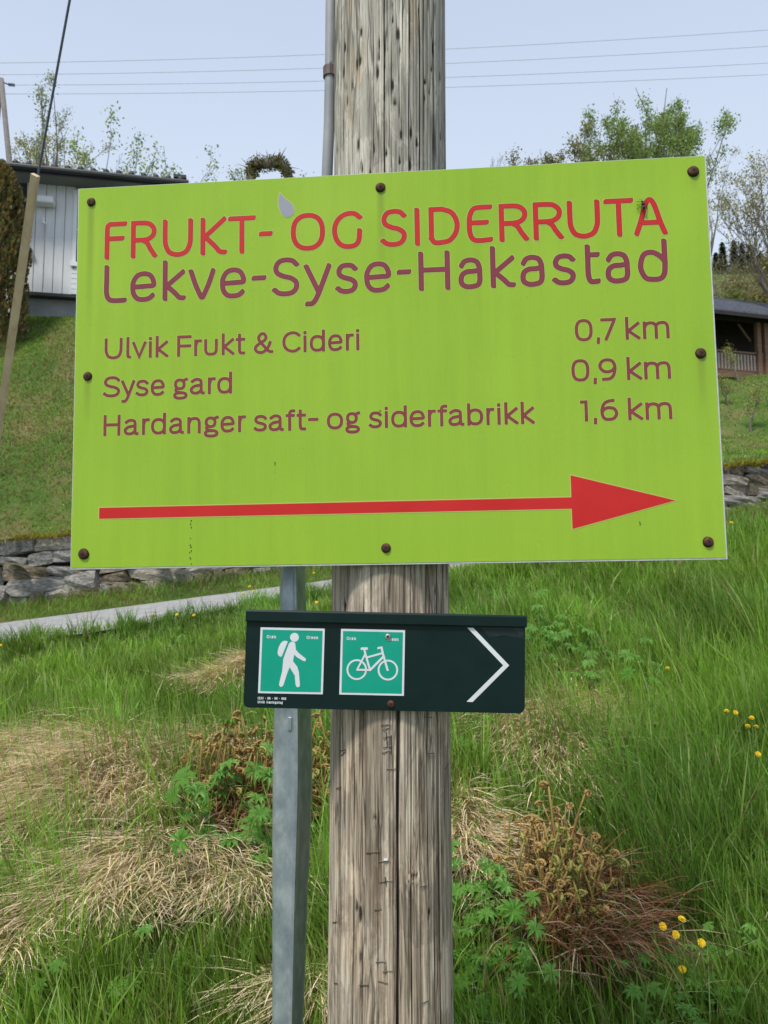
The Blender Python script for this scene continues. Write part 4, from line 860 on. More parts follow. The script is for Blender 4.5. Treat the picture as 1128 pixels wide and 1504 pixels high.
stp = [(560, 1065, 574, 1064), (562, 1072, 574, 1068), (563, 1084, 575, 1080), (563, 1098, 576, 1095), (561, 1106, 574, 1102), (567, 1075, 569, 1095), (574, 1080, 575, 1108), (568, 1130, 581, 1129), (500, 1103, 508, 1101), (501, 1110, 507, 1104), (628, 1107, 638, 1106), (494, 1158, 501, 1156), (556, 1266, 572, 1264), (557, 1296, 577, 1293), (550, 1337, 560, 1335), (552, 1413, 566, 1412), (562, 1427, 576, 1426), (556, 1441, 569, 1444), (528, 1447, 541, 1447), (538, 1253, 557, 1251), (624, 1053, 634, 1054), (489, 1355, 494, 1354), (491, 1444, 495, 1444), (654, 1130, 658, 1122), (617, 1303, 627, 1301), (620, 1474, 629, 1470), (566, 1288, 567, 1300)]
for (a0, b0, a1, b1) in stp:
    p = on_pole(a0, b0, .0016); q_ = on_pole(a1, b1, .0016); c0 = on_pole(a0, b0, -.003); c1 = on_pole(a1, b1, -.003)
    MB().tube([c0, p, q_, c1], .00075, 5).build('staple', M_staple, pole)
pf = on_pole(566, 1263, .002)
MB().box(pf.x-.003, pf.x+.004, pf.y-.002, pf.y+.001, pf.z-.0008, pf.z+.0022).build('paper_scrap', M_trim, pole)

# grey cable conduit up the left of the pole
M_cond = noisy('grey_pipe', [(.22, .235, .26), (.31, .325, .345)], scale=12, rough=.55, spec=.4)
M_clamp = noisy('dark_clamp', [(.06, .045, .045), (.12, .09, .085)], scale=30, rough=.6)
cd = empty('cable_conduit', (-.12, 1.5, 1.5), label='grey cable pipe running up the left side of the wooden pole', cat='pipe')
off = -Vector(cd.location)
cp = [at(486.5, -60, 1.47), at(486, 0, 1.47), at(485, 105, 1.47), at(483.5, 180, 1.47), at(480.5, 256, 1.475), at(474, 330, 1.48), at(458, 450, 1.49), at(440, 580, 1.50), at(432, 700, 1.52), at(430, 790, 1.53)]
cp = [p + off for p in cp]; top = cp[0]+Vector((.0, 0, 4.0))
MB().tube([top]+cp, [.0115]*len([0]+cp), 14).build('pipe', M_cond, cd, smooth=True)
c0 = at(484.5, 100, 1.47)+off; c1 = at(484.5, 114, 1.47)+off
m = MB(); m.tube([c0, c1], .0145, 14); m.box(c0.x, c0.x+.02, c0.y-.012, c0.y+.01, c1.z, c0.z+.006); m.build('clamp', M_clamp, cd, smooth=False)
# galvanised cable guard (folded steel channel) beside the pole
M_galv = noisy('galvanised_steel', [(.24, .29, .35), (.34, .39, .45), (.50, .55, .60)], scale=38, stretch=(1, 1, .6), rough=.36, bump=.15, bscale=70, metal=.5, detail=8, bdist=.002)
gd = empty('steel_cable_guard', (-.18, 1.56, .3), label='galvanised folded steel cable guard standing left of the wooden pole', cat='cable guard')
offg = -Vector(gd.location); rows = [(640, 418, 446), (780, 414, 447), (835, 412.5, 448), (895, 411, 450), (960, 407, 453), (1042, 403, 457), (1110, 401, 459), (1160, 400.5, 458.5), (1230, 400, 456), (1300, 400, 452.5), (1400, 400, 449), (1504, 400, 445), (1640, 400, 441), (1750, 400, 440)]
prof = [(0.0, .020), (.03, .008), (.10, 0.0), (.50, -.004), (.56, -.010), (.63, -.010), (.66, -.004), (.70, .012), (.97, .062), (1.0, .075)]
vs = []; fs = []; npf = len(prof)
for ri, (py, xl, xr) in enumerate(rows):
    yb = 1.50; a = at(xl, py, yb); c_ = at(xr, py, yb)
    for (u_, dpt) in prof:
        vs.append(at(xl+(xr-xl)*u_, py, yb+dpt)+offg)
    for (u_, dpt) in reversed(prof):
        vs.append(at(xl+(xr-xl)*min(max(u_, .05), .95), py, yb+dpt+.004)+offg)
    if ri:
        n2_ = 2*npf; A0 = (ri-1)*n2_; B0 = ri*n2_
        for j in range(n2_): fs.append((A0+j, B0+j, B0+(j+1) % n2_, A0+(j+1) % n2_))
gm_ = MB(); gm_.add(vs, fs); gm_.build('channel', M_galv, gd)
pb_ = at(426, 1062, 1.498)+offg
MB().box(pb_.x-.004, pb_.x+.004, pb_.y-.004, pb_.y+.004, pb_.z-.014, pb_.z+.012, bev=.001).build('rivet', M_galv, gd)

# guy wire and its guard board
M_wire = noisy('steel_stay_wire', [(.10, .12, .19), (.17, .19, .27)], scale=60, rough=.45, metal=.4)
W1 = at(52, 257, 4.4); PT = Vector((.02, 1.42, 7.8)); dr = (W1-PT).normalized()
gend = W1.copy()
while gend.z > float(H(gend.x, gend.y)): gend += dr*.02
B1 = at(52, 257, 4.38); B0 = at(-31, 830, 6.5); d = (B0-B1).normalized()
m = MB(); m.tube([PT, W1+Vector((0, .03, 0)), B0+Vector((0, .03, 0))+d*.3], [.0075, .0075, .0075], 8); ww = m.build('guy_wire', M_wire, None, smooth=True, label='thin steel stay wire running up from the timber guard to the pole', cat='wire')
M_board = noisy('new_pine_board', [(.44, .31, .20), (.60, .46, .32), (.68, .56, .42)], scale=7, stretch=(1, 1, .25), rough=.75, bump=.2)
B1 = at(52, 257, 4.38); B0 = at(-31, 830, 6.5); d = (B0-B1); L = d.length; d.normalize()
gd2 = empty('guard_board', B1, label='slanting pale timber guard board on the stay wire at the left', cat='board')
side = d.cross(Vector((0, 1, .2))).normalized(); nrm = d.cross(side)
vs = []
for t_ in (0, L):
    for (s1, n1_) in ((-1, -1), (1, -1), (1, 1), (-1, 1)): vs.append(d*t_+side*(.022*s1)+nrm*(.016*n1_))
mm_ = MB(); mm_.add(vs, [(0, 1, 5, 4), (1, 2, 6, 5), (2, 3, 7, 6), (3, 0, 4, 7), (3, 2, 1, 0), (4, 5, 6, 7)]); mm_.build('board', M_board, gd2)
MB().tube([d*.03-nrm*.02, d*.03-nrm*.026], .006, 8).build('nail', M_staple, gd2)

# ------------------------------------------------------------------ stroke lettering
def cr_spline(P_, n=7, closed=False):
    P_ = [np.array(p, float) for p in P_]
    if closed: Q = [P_[-1]]+P_+[P_[0], P_[1]]
    else: Q = [2*P_[0]-P_[1]]+P_+[2*P_[-1]-P_[-2]]
    out = []
    for i in range(1, len(Q)-2):
        for k in range(n):
            t_ = k/n; out.append(.5*(2*Q[i]+(Q[i+1]-Q[i-1])*t_+(2*Q[i-1]-5*Q[i]+4*Q[i+1]-Q[i+2])*t_**2+(3*Q[i]-Q[i-1]-3*Q[i+1]+Q[i+2])*t_**3))
    if not closed: out.append(Q[-2])
    return out
def ell(cx_, cy_, rx, ry, a0=0, a1=360, n=28, p=2.35):
    o = []
    for i in range(n+1):
        a = R_(a0+(a1-a0)*i/n); c, s_ = math.cos(a), math.sin(a)
        o.append((cx_+rx*math.copysign(abs(c)**(2/p), c), cy_+ry*math.copysign(abs(s_)**(2/p), s_)))
    return o
def GL(X, small):
    """glyph strokes in a unit box; ('l'|'s'|'c', points); X = x-height; y 0..1 = cap height (stroke centre lines)"""
    A_ = 1.07 if not small else 1.03
    def sc(pts, k): return [(x, y*k) for x, y in pts]
    S_ = [(.98, .86), (.80, .97), (.5, 1.0), (.2, .95), (.05, .78), (.12, .62), (.4, .52), (.72, .46), (.96, .34), (.97, .17), (.8, .04), (.48, 0), (.18, .03), (0, .12)]
    e_ = lambda k: [('s', [(0.02, .50*k), (.3, .50*k), (.7, .515*k), (1.0, .54*k), (.98, .75*k), (.82, .94*k), (.53, k), (.22, .93*k), (.03, .70*k), (0, .45*k), (.06, .2*k), (.26, .03*k), (.55, 0), (.8, .04*k), (.96, .14*k)])]
    a_ = lambda k: [('s', [(.04, .80*k), (.2, .95*k), (.5, k), (.82, .93*k), (.96, .72*k), (.98, .5*k), (.98, .22*k), (.88, .06*k), (.6, 0), (.3, 0), (.06, .1*k), (0, .27*k), (.08, .46*k), (.32, .56*k), (.62, .57*k), (.97, .6*k)])]
    asm = lambda k: [('s', [(.08, .86*k), (.3, .98*k), (.55, k), (.78, .90*k), (.82, .66*k), (.82, .3*k), (.83, .1*k), (.9, .01*k), (1.0, .0)]), ('s', [(.82, .58*k), (.55, .55*k), (.25, .50*k), (.02, .34*k), (0, .2*k), (.1, .05*k), (.35, 0), (.62, .05*k), (.82, .22*k)])]
    g = {
     'F': [('l', [(1, 1), (.15, 1), (.03, .95), (0, .85), (0, 0)]), ('l', [(.02, .56), (.86, .56)])] if not small else [('l', [(1, 1), (0, 1), (0, 0)]), ('l', [(0, .5), (.98, .5)])],
     'R': [('l', [(0, 0), (0, 1)]), ('s', [(0.02, 1), (.35, 1.0), (.72, .97), (.95, .82), (.93, .63), (.72, .51), (.45, .48), (.03, .48)]), ('s', [(.45, .47), (.65, .38), (.8, .2), (1, 0)])],
     'U': [('s', [(0, 1), (0, .6), (.02, .32), (.15, .09), (.38, 0), (.62, 0), (.85, .09), (.98, .32), (1, .6), (1, 1)])],
     'K': [('l', [(0, 0), (0, 1)]), ('l', [(.97, 1), (.10, .49)]), ('s', [(.10, .49), (.55, .2), (.78, .03), (1, 0)])],
     'T': [('l', [(0, 1), (1, 1)]), ('l', [(.5, .98), (.5, 0)])],
     '-': [('l', [(0, .5), (1, .5)])],
     'O': [('e', ell(.5, .5, .5, .5))],
     'G': [('s', [(1, .87), (.82, .98), (.58, 1), (.3, .93), (.08, .75), (0, .5), (.08, .22), (.3, .04), (.6, 0), (.85, .05), (.97, .2), (1, .46)])],
     'S': [('s', S_)], 'I': [('l', [(.5, 0), (.5, 1)])],
     'D': [('s2', [(0, .12), (0, 1), (.42, 1), (.8, .88), (1, .58), (.95, .28), (.72, .06), (.42, 0), (.14, 0), (0, .12)])],
     'E': [('s', [(1, 1), (.5, 1), (.22, .96), (.05, .78), (0, .5), (.04, .2), (.2, .04), (.5, 0), (1, .02)]), ('l', [(.04, .54), (.82, .54)])],
     'A': [('s', [(0, 0), (.15, .33), (.34, .84), (.5, 1), (.66, .84), (.85, .33), (1, 0)]), ('l', [(.16, .31), (.84, .31)])],
     'L': [('s', [(0, 1), (0, .6), (0, .25), (.12, .06), (.4, 0), (1, 0)])],
     'H': [('l', [(0, 0), (0, 1)]), ('l', [(1, 0), (1, 1)]), ('l', [(.03, .53), (.97, .53)])],
     'C': [('s', [(1, .86), (.8, .97), (.55, 1), (.25, .92), (.06, .74), (0, .5), (.06, .26), (.25, .08), (.55, 0), (.8, .03), (1, .14)])],
     'N': [('l', [(0, 0), (0, 1), (1, 0), (1, 1)])],
     'e': e_(X), 'a': asm(X) if small else a_(X), 's': [('s', sc(S_, X))],
     'k': [('l', [(0, 0), (0, A_)]), ('l', [(.97, X), (.12, .5*X)]), ('l', [(.12, .5*X), (1, 0)])] if small else [('l', [(0, 0), (0, A_)]), ('l', [(.97, X), (.10, .49*X)]), ('s', [(.10, .49*X), (.55, .2*X), (.78, .03*X), (1, 0)])],
     'v': [('l', [(0, X), (.5, 0), (1, X)])] if small else [('s', [(0, X), (.2, .5*X), (.43, .06*X), (.5, 0), (.57, .06*X), (.8, .5*X), (1, X)])],
     'y': [('l', [(0, X), (.52, .04)]), ('s', [(1, X), (.62, .12), (.42, -.18), (.25, -.31), (.05, -.32)])],
     't': [('s', [(.14, 1.0), (.14, .6), (.14, .25), (.25, .06), (.5, 0), (1, .01)]), ('l', [(.17, X), (1, X)])] if not small else [('s', [(.34, .98), (.34, .6), (.34, .2), (.45, .03), (.7, 0), (1, 0)]), ('l', [(0, X), (1, X)])],
     'd': [('l', [(1, 0 if small else .3), (1, A_)]), ('e', ell(.5, X/2, .5, X/2))] if small else [('s', [(1, A_), (1, .7), (1, .4), (.96, .15), (.8, .02), (.5, 0), (.18, .06), (0, .36), (.14, .70), (.48, X), (.8, .66), (.98, .52)])],
     'b': [('l', [(0, 0), (0, A_)]), ('e', ell(.5, X/2, .5, X/2))],
     'o': [('e', ell(.5, X/2, .5, X/2))], 'ø': [('e', ell(.5, X/2, .5, X/2)), ('l', [(.05, -.05), (.95, X+.05)])],
     'i': [('l', [(.5, 0), (.5, X)]), ('l', [(.5, .965), (.5, .985)])], 'l': [('s', [(.1, A_), (.1, .6), (.1, .2), (.25, .04), (1, .0)])],
     'r': [('l', [(0, 0), (0, X)]), ('s', [(0.02, .66*X), (.25, .9*X), (.6, X), (1, X)])],
     'u': [('s', [(0, X), (0, .5*X), (.03, .2*X), (.2, .03*X), (.5, 0), (.8, .03*X), (.97, .2*X), (1, .5*X), (1, X)])] ,
     'n': [('l', [(0, 0), (0, X)]), ('s', [(.02, .68*X), (.2, .92*X), (.55, X), (.85, .94*X), (.98, .75*X), (1, .5*X), (1, 0)])],
     'm': [('l', [(0, 0), (0, X)]), ('s', [(.02, .76*X), (.12, .95*X), (.28, X), (.42, .94*X), (.49, .78*X), (.5, .5*X), (.5, 0)]), ('s', [(.5, .78*X), (.6, .95*X), (.76, X), (.9, .96*X), (.98, .8*X), (1, .5*X), (1, 0)])],
     'f': [('s', [(1, 1.0), (.7, 1.0), (.5, .96), (.38, .85), (.38, .5), (.38, 0)]), ('l', [(0, X), (.95, X)])],
     'g': [('e', ell(.45, .68*X, .36, .32*X)), ('l', [(.68, .93*X), (1, 1.04*X)]), ('s', [(.25, .42*X), (.12, .28*X), (.22, .14*X), (.4, .10*X)]), ('e', ell(.5, -.10, .48, .2*X))],
     'æ': asm(X)[:1]+[('e', ell(.25, .28*X, .25, .28*X)), ('s', [(.52, .55*X), (1, .55*X), (.9, .9*X), (.7, X), (.55, .8*X), (.5, .4*X), (.6, .05*X), (.8, 0), (1, .12*X)])],
     '&': [('s', [(1, .02), (.82, .06), (.55, .32), (.28, .62), (.22, .82), (.38, 1), (.56, .98), (.66, .8), (.55, .64), (.3, .5), (.06, .32), (.03, .14), (.2, .01), (.45, 0), (.68, .14), (.82, .33), (.9, .52)])],
     '0': [('e', ell(.5, .5, .5, .5, p=2.6))], '7': [('l', [(0, 1), (1, 1), (.95, .9), (.3, 0)])],
     '9': [('s', [(.98, .58), (.8, .44), (.5, .38), (.18, .45), (0, .68), (.15, .92), (.5, 1), (.85, .92), (1, .65), (.97, .38), (.85, .15), (.6, .02), (.22, 0)])],
     '6': [('s', [(.78, 1), (.4, .95), (.15, .8), (.02, .5), (.05, .22), (.2, .04), (.5, 0), (.82, .06), (1, .3), (.85, .55), (.5, .62), (.2, .56), (.04, .42)])],
     '1': [('l', [(0, .96), (.9, .96), (.9, 0)])],
     '2': [('s2', [(0, .8), (.2, .97), (.55, 1), (.9, .85), (.9, .65), (.5, .35), (0, 0), (1, 0)])], '3': [('s', [(.05, .88), (.4, 1), (.85, .9), (.85, .62), (.4, .52), (.9, .4), (.95, .15), (.5, 0), (0, .12)])],
     '8': [('e', ell(.5, .76, .42, .24)), ('e', ell(.5, .26, .5, .26))],
     ',': [('l', [(.5, .02), (.5, .0), (.15, -.16)])]}
    return g
def strip(pts, hw, ext, ch, closed=False):
    P_ = [np.array(p, float) for p in pts]; Q = [P_[0]]
    for p in P_[1:]:
        if np.linalg.norm(p-Q[-1]) > 1e-5: Q.append(p)
    if closed and np.linalg.norm(Q[0]-Q[-1]) < 1e-4: Q = Q[:-1]
    n = len(Q); V = []; Fc = []
    def nrm(v): return v/max(np.linalg.norm(v), 1e-9)
    if not closed:
        d0 = nrm(Q[0]-Q[1]); d1 = nrm(Q[-1]-Q[-2])
    L_, R2 = [], []
    for i in range(n):
        if closed: a = nrm(Q[i]-Q[i-1]); b2 = nrm(Q[(i+1) % n]-Q[i])
        else: a = nrm(Q[i]-Q[i-1]) if i else nrm(Q[1]-Q[0]); b2 = nrm(Q[i+1]-Q[i]) if i < n-1 else a
        t_ = nrm(a+b2); m_ = np.array([-t_[1], t_[0]]); k = 1/max(.45, float(m_@np.array([-a[1], a[0]])))
        L_.append(Q[i]+m_*hw*k); R2.append(Q[i]-m_*hw*k)
    V = L_+R2
    for i in range(n-1+(1 if closed else 0)): j = (i+1) % n; Fc.append((i, n+i, n+j, j))
    if not closed:
        for (q0, dd, li) in ((Q[0], d0, 0), (Q[-1], d1, n-1)):
            m_ = np.array([-dd[1], dd[0]]); b0 = len(V); c = ch
            V += [q0+m_*hw, q0-m_*hw, q0-m_*hw+dd*(ext-c), q0-m_*(hw-c*.5)+dd*(ext-c*.25), q0-m_*(hw-c)+dd*ext, q0+m_*(hw-c*.3)+dd*ext, q0+m_*hw+dd*(ext-c*.3)]
            Fc.append(tuple(range(b0, b0+7)))
    return V, Fc
def lettering(parent, items, b0, b1, t0, t1, sw_, small, mats, label, X=.76, outline=.0016, z0=.00015, U=(0., 1.2), darkedge=.0012):
    mb = MB(); g = GL(X, small); ctr = 0
    for it in items.split('|'):
        ch_, xa, xb = it.split(); xa = float(xa); xb = float(xb); f = ((xa+xb)/2-U[0])/(U[1]-U[0]); base = b0+(b1-b0)*f; topv = t0+(t1-t0)*f
        yb, yt = base+sw_/2, topv-sw_/2; xl, xr = xa+sw_/2, xb-sw_/2
        for (ty, pts) in g[ch_]:
            closed = ty == 'e'
            if ty == 's': pts = cr_spline(pts, 6)
            if ty == 's2': pts = pts[:2]+cr_spline(pts[2:], 6) if ch_ == 'D' else cr_spline(pts[:-1], 5)+[pts[-1]]
            P_ = [(xl+(xr-xl)*x_, yb+(yt-yb)*y_) for x_, y_ in pts]
            if xr-xl < 1e-4: P_ = [((xa+xb)/2, q_[1]) for q_ in P_]
            for li, grow in enumerate((outline, 0, -darkedge)):
                if li == 0 and outline <= 0: continue
                if li == 2 and darkedge <= 0: continue
                hw = sw_/2+grow; V, Fc = strip(P_, hw, hw, min(hw, sw_/2)*(.75 if not small else .25), closed)
                z = z0+li*.00009+.000006*(ctr % 8); nV = len(V); nP = (nV if closed else nV-14)//2; mb.add([(v[0], v[1], z+(.00004*((i_ % nP)/nP if i_ < 2*nP else (0 if i_ < 2*nP+7 else 1)) if not closed else 0)) for i_, v in enumerate(V)], Fc, li)
            ctr += 1
    return mb.build('lettering', mats, parent, label=label)

# ------------------------------------------------------------------ the big green sign
AX = Vector((.99728965, -.07216989, .01431315)).normalized(); AY = Vector((-.01450151, -.00208671, .99989267)); AY = (AY-AX*AY.dot(AX)).normalized(); AZ = AX.cross(AY)
SO = Vector((-.6008, 1.3922, 2.3598)); SW, SH = 1.2, .747
def frame(o, O_, ax, ay, az): o.matrix_world = Matrix.Translation(O_) @ Matrix((ax, ay, az)).transposed().to_4x4()
sign = empty('green_route_sign', label='large lime green fruit and cider route sign with red arrow on the pole', cat='sign'); frame(sign, SO, AX, AY, AZ)
ms = new_mat('lime_sign_film', (.30, .53, .06), .30, .4); b = ms.node_tree.nodes['Principled BSDF']
t = N(ms, 'ShaderNodeTexCoord'); n1 = N(ms, 'ShaderNodeTexNoise', Scale=3.0, Detail=5); Lk(ms, t.outputs['Object'], n1.inputs['Vector'])
n2 = N(ms, 'ShaderNodeTexNoise', Scale=160, Detail=4); Lk(ms, t.outputs['Object'], n2.inputs['Vector'])
md = N(ms, 'ShaderNodeMath', operation='MULTIPLY_ADD'); Lk(ms, n2.outputs[0], md.inputs[0]); md.inputs[1].default_value = .35; Lk(ms, n1.outputs[0], md.inputs[2])
r = N(ms, 'ShaderNodeValToRGB'); Lk(ms, md.outputs[0], r.inputs[0]); e_ = r.color_ramp.elements; e_[0].position = .45; e_[0].color = (.25, .425, .018, 1); e_[1].position = .9; e_[1].color = (.295, .475, .026, 1)
# faint vertical rain streaks and fading in the film
mps = N(ms, 'ShaderNodeMapping', Scale=(38, 1.6, 1)); Lk(ms, t.outputs['Object'], mps.inputs[0]); ns = N(ms, 'ShaderNodeTexNoise', Scale=1.0, Detail=6, Roughness=.65); Lk(ms, mps.outputs[0], ns.inputs['Vector'])
nr_ = N(ms, 'ShaderNodeMapRange'); Lk(ms, ns.outputs[0], nr_.inputs[0]); nr_.inputs['From Min'].default_value = .3; nr_.inputs['From Max'].default_value = .7; nr_.inputs['To Min'].default_value = .945; nr_.inputs['To Max'].default_value = 1.035
mst = N(ms, 'ShaderNodeMix', data_type='RGBA', blend_type='MULTIPLY'); mst.inputs[0].default_value = 1; Lk(ms, r.outputs[0], mst.inputs[6]); Lk(ms, nr_.outputs[0], mst.inputs[7])
# rust-brown run marks below the top screws
sx = N(ms, 'ShaderNodeSeparateXYZ'); Lk(ms, t.outputs['Object'], sx.inputs[0])
acc = mst.outputs[2]
for (su, sv_, ln) in ((.0268, -.03, .30), (.5955, -.03, .22), (.0270, -.378, .10), (1.1717, -.374, .12), (1.1752, -.03, .04)):
    a1 = N(ms, 'ShaderNodeMath', operation='SUBTRACT'); Lk(ms, sx.outputs[0], a1.inputs[0]); a1.inputs[1].default_value = su
    a2 = N(ms, 'ShaderNodeMath', operation='ABSOLUTE'); Lk(ms, a1.outputs[0], a2.inputs[0])
    a3 = N(ms, 'ShaderNodeMapRange', interpolation_type='SMOOTHSTEP'); Lk(ms, a2.outputs[0], a3.inputs[0]); a3.inputs['From Min'].default_value = .001; a3.inputs['From Max'].default_value = .011; a3.inputs['To Min'].default_value = 1; a3.inputs['To Max'].default_value = 0
    a4 = N(ms, 'ShaderNodeMapRange'); Lk(ms, sx.outputs[1], a4.inputs[0]); a4.inputs['From Min'].default_value = sv_-ln; a4.inputs['From Max'].default_value = sv_; a4.inputs['To Max'].default_value = .7
    a5 = N(ms, 'ShaderNodeMath', operation='LESS_THAN'); Lk(ms, sx.outputs[1], a5.inputs[0]); a5.inputs[1].default_value = sv_
    a6 = N(ms, 'ShaderNodeMath', operation='MULTIPLY'); Lk(ms, a3.outputs[0], a6.inputs[0]); Lk(ms, a4.outputs[0], a6.inputs[1])
    a7 = N(ms, 'ShaderNodeMath', operation='MULTIPLY'); Lk(ms, a6.outputs[0], a7.inputs[0]); Lk(ms, a5.outputs[0], a7.inputs[1])
    mxx = N(ms, 'ShaderNodeMix', data_type='RGBA'); Lk(ms, a7.outputs[0], mxx.inputs[0]); Lk(ms, acc, mxx.inputs[6]); mxx.inputs[7].default_value = (.19, .26, .02, 1); acc = mxx.outputs[2]
# small dirt specks
vo = N(ms, 'ShaderNodeTexVoronoi', Scale=26); Lk(ms, t.outputs['Object'], vo.inputs['Vector']); vs_ = N(ms, 'ShaderNodeMath', operation='LESS_THAN'); Lk(ms, vo.outputs['Distance'], vs_.inputs[0]); vs_.inputs[1].default_value = .022
mxx = N(ms, 'ShaderNodeMix', data_type='RGBA'); Lk(ms, vs_.outputs[0], mxx.inputs[0]); Lk(ms, acc, mxx.inputs[6]); mxx.inputs[7].default_value = (.10, .16, .03, 1)
Lk(ms, mxx.outputs[2], b.inputs['Base Color'])
rr_n = N(ms, 'ShaderNodeMapRange'); Lk(ms, n1.outputs[0], rr_n.inputs[0]); rr_n.inputs['To Min'].default_value = .16; rr_n.inputs['To Max'].default_value = .36; Lk(ms, rr_n.outputs[0], b.inputs['Roughness'])
bp = N(ms, 'ShaderNodeBump', Strength=.05, Distance=.001); Lk(ms, n2.outputs[0], bp.inputs['Height']); Lk(ms, bp.outputs[0], b.inputs['Normal'])
M_edge = noisy('aluminium_edge', [(.45, .46, .46), (.62, .63, .63)], scale=60, rough=.5, metal=.2)
# panel: front film and aluminium body
MB().box(0, SW, -SH, 0, -.005, -.0008, bev=.0006).build('panel_body', M_edge, sign)
MB().box(.0016, SW-.003, -SH+.0035, -.0012, -.0007, 0).build('panel_face', ms, sign)
M_red = noisy('red_print', [(.50, .014, .012), (.56, .02, .018)], scale=8, rough=.36, spec=.3)
M_redd = new_mat('dark_red_print', (.20, .015, .01), .35); M_plum = noisy('plum_print', [(.20, .025, .045), (.24, .032, .052)], scale=8, rough=.35)
M_plumd = new_mat('dark_plum_print', (.08, .012, .014), .35); M_cream = new_mat('cream_outline_print', (.44, .50, .12), .4)
M_brn = noisy('maroon_print', [(.21, .03, .035), (.25, .038, .04)], scale=8, rough=.35); M_brnd = new_mat('dark_maroon_print', (.10, .014, .01), .35)
hm = [M_cream, M_redd, M_red]; pm = [M_cream, M_plumd, M_plum]; sm = [M_cream, M_brnd, M_brn]
lettering(sign, "F 0.0557 0.1003|R 0.1080 0.1605|U 0.1712 0.2313|K 0.2459 0.2982|T 0.3000 0.3543|- 0.3602 0.3871|O 0.4220 0.4883|G 0.5015 0.5593|S 0.5940 0.6443|I 0.6582 0.6691|D 0.6854 0.7433|E 0.7565 0.8051|R 0.8168 0.8713|R 0.8801 0.9352|U 0.9430 1.0030|T 1.0101 1.0643|A 1.0636 1.1238",
          -.1476, -.1490, -.0715, -.0755, .0098, False, hm, 'red heading lettering FRUKT- OG SIDERRUTA', outline=.0010)
lettering(sign, "L 0.0562 0.1016|e 0.1084 0.1589|k 0.1722 0.2177|v 0.2233 0.2761|e 0.2848 0.3347|- 0.3461 0.3746|S 0.3861 0.4384|y 0.4470 0.5000|s 0.5075 0.5500|e 0.5620 0.6123|- 0.6236 0.6509|H 0.6644 0.7236|a 0.7388 0.7841|k 0.7984 0.8447|a 0.8533 0.8986|s 0.9120 0.9551|t 0.9698 0.9996|a 1.0087 1.0539|d 1.0675 1.1212",
          -.2345, -.2375, -.1584, -.1610, .0098, False, pm, 'plum lettering Lekve-Syse-Hakastad', X=.77, outline=.0010)
small = [("U 0.0593 0.0947|l 0.1020 0.1118|v 0.1138 0.1418|i 0.1464 0.1527|k 0.1599 0.1847|F 0.2020 0.2300|r 0.2352 0.2501|u 0.2546 0.2810|k 0.2886 0.3129|t 0.3158 0.3339|& 0.3499 0.3878|C 0.4052 0.4398|i 0.4455 0.4514|d 0.4574 0.4864|e 0.4922 0.5193|r 0.5258 0.5409|i 0.5452 0.5515", -.3453, -.3040, 'Ulvik Frukt & Cideri'),
 ("S 0.0580 0.0915|y 0.0932 0.1206|s 0.1220 0.1471|e 0.1513 0.1782|g 0.1945 0.2235|a 0.2273 0.2563|r 0.2622 0.2773|d 0.2801 0.3088", -.4198, -.3787, 'Syse gard'),
 ("H 0.0599 0.0931|a 0.0997 0.1288|r 0.1353 0.1502|d 0.1527 0.1817|a 0.1880 0.2166|n 0.2230 0.2490|g 0.2543 0.2836|e 0.2868 0.3136|r 0.3205 0.3354|s 0.3505 0.3756|a 0.3786 0.4075|f 0.4111 0.4291|t 0.4316 0.4495|- 0.4535 0.4728|o 0.4887 0.5192|g 0.5226 0.5511|s 0.5672 0.5917|i 0.5969 0.6028|d 0.6087 0.6380|e 0.6428 0.6708|r 0.6767 0.6914|f 0.6944 0.7127|a 0.7143 0.7435|b 0.7489 0.7780|r 0.7838 0.7983|i 0.8040 0.8094|k 0.8167 0.8416|k 0.8464 0.8711", -.4943, -.4538, 'Hardanger saft- og siderfabrikk'),
 ("0 0.9492 0.9813|, 0.9876 0.9948|7 0.9958 1.0236|k 1.0401 1.0663|m 1.0713 1.1185", -.3438, -.3020, '0,7 km'),
 ("0 0.9404 0.9727|, 0.9791 0.9862|9 0.9889 1.0213|k 1.0395 1.0661|m 1.0703 1.1175", -.4188, -.3770, '0,9 km'),
 ("1 0.9538 0.9679|, 0.9768 0.9839|6 0.9890 1.0211|k 1.0386 1.0648|m 1.0695 1.1163", -.4930, -.4525, '1,6 km')]
for (it, bs, tp_, lb) in small: lettering(sign, it, bs, bs, tp_, tp_, .0058, True, sm, 'maroon lettering '+lb, X=.75, outline=.0009, darkedge=.0010)
def poly(mb, pts, z, mi=0): mb.add([(p[0], p[1], z) for p in pts], [tuple(range(len(pts)))], mi)
def grow(pts, g_):
    P_ = [np.array(p) for p in pts]; c = []; n = len(P_); ar = sum(P_[i][0]*P_[(i+1) % n][1]-P_[(i+1) % n][0]*P_[i][1] for i in range(n)); sg = 1 if ar > 0 else -1
    for i in range(n):
        a = P_[i]-P_[i-1]; b2 = P_[(i+1) % n]-P_[i]; a = a/np.linalg.norm(a); b2 = b2/np.linalg.norm(b2); na_ = np.array([a[1], -a[0]])*sg; nb_ = np.array([b2[1], -b2[0]])*sg
        m_ = na_+nb_; m_ = m_/max(np.linalg.norm(m_), 1e-6); c.append(P_[i]+m_*g_/max(.35, float(m_@na_)))
    return c
arrow = [(0.0546, -0.6313), (0.9319, -0.6305), (0.9319, -0.5904), (1.1147, -0.6402), (0.9319, -0.6879), (0.9319, -0.6512), (0.0546, -0.6520)]
def arrow_mesh(pts, z, mb, mi):
    poly(mb, [pts[0], pts[6], pts[5], pts[1]], z, mi); poly(mb, [pts[2], pts[1], pts[5], pts[4], pts[3]], z, mi)
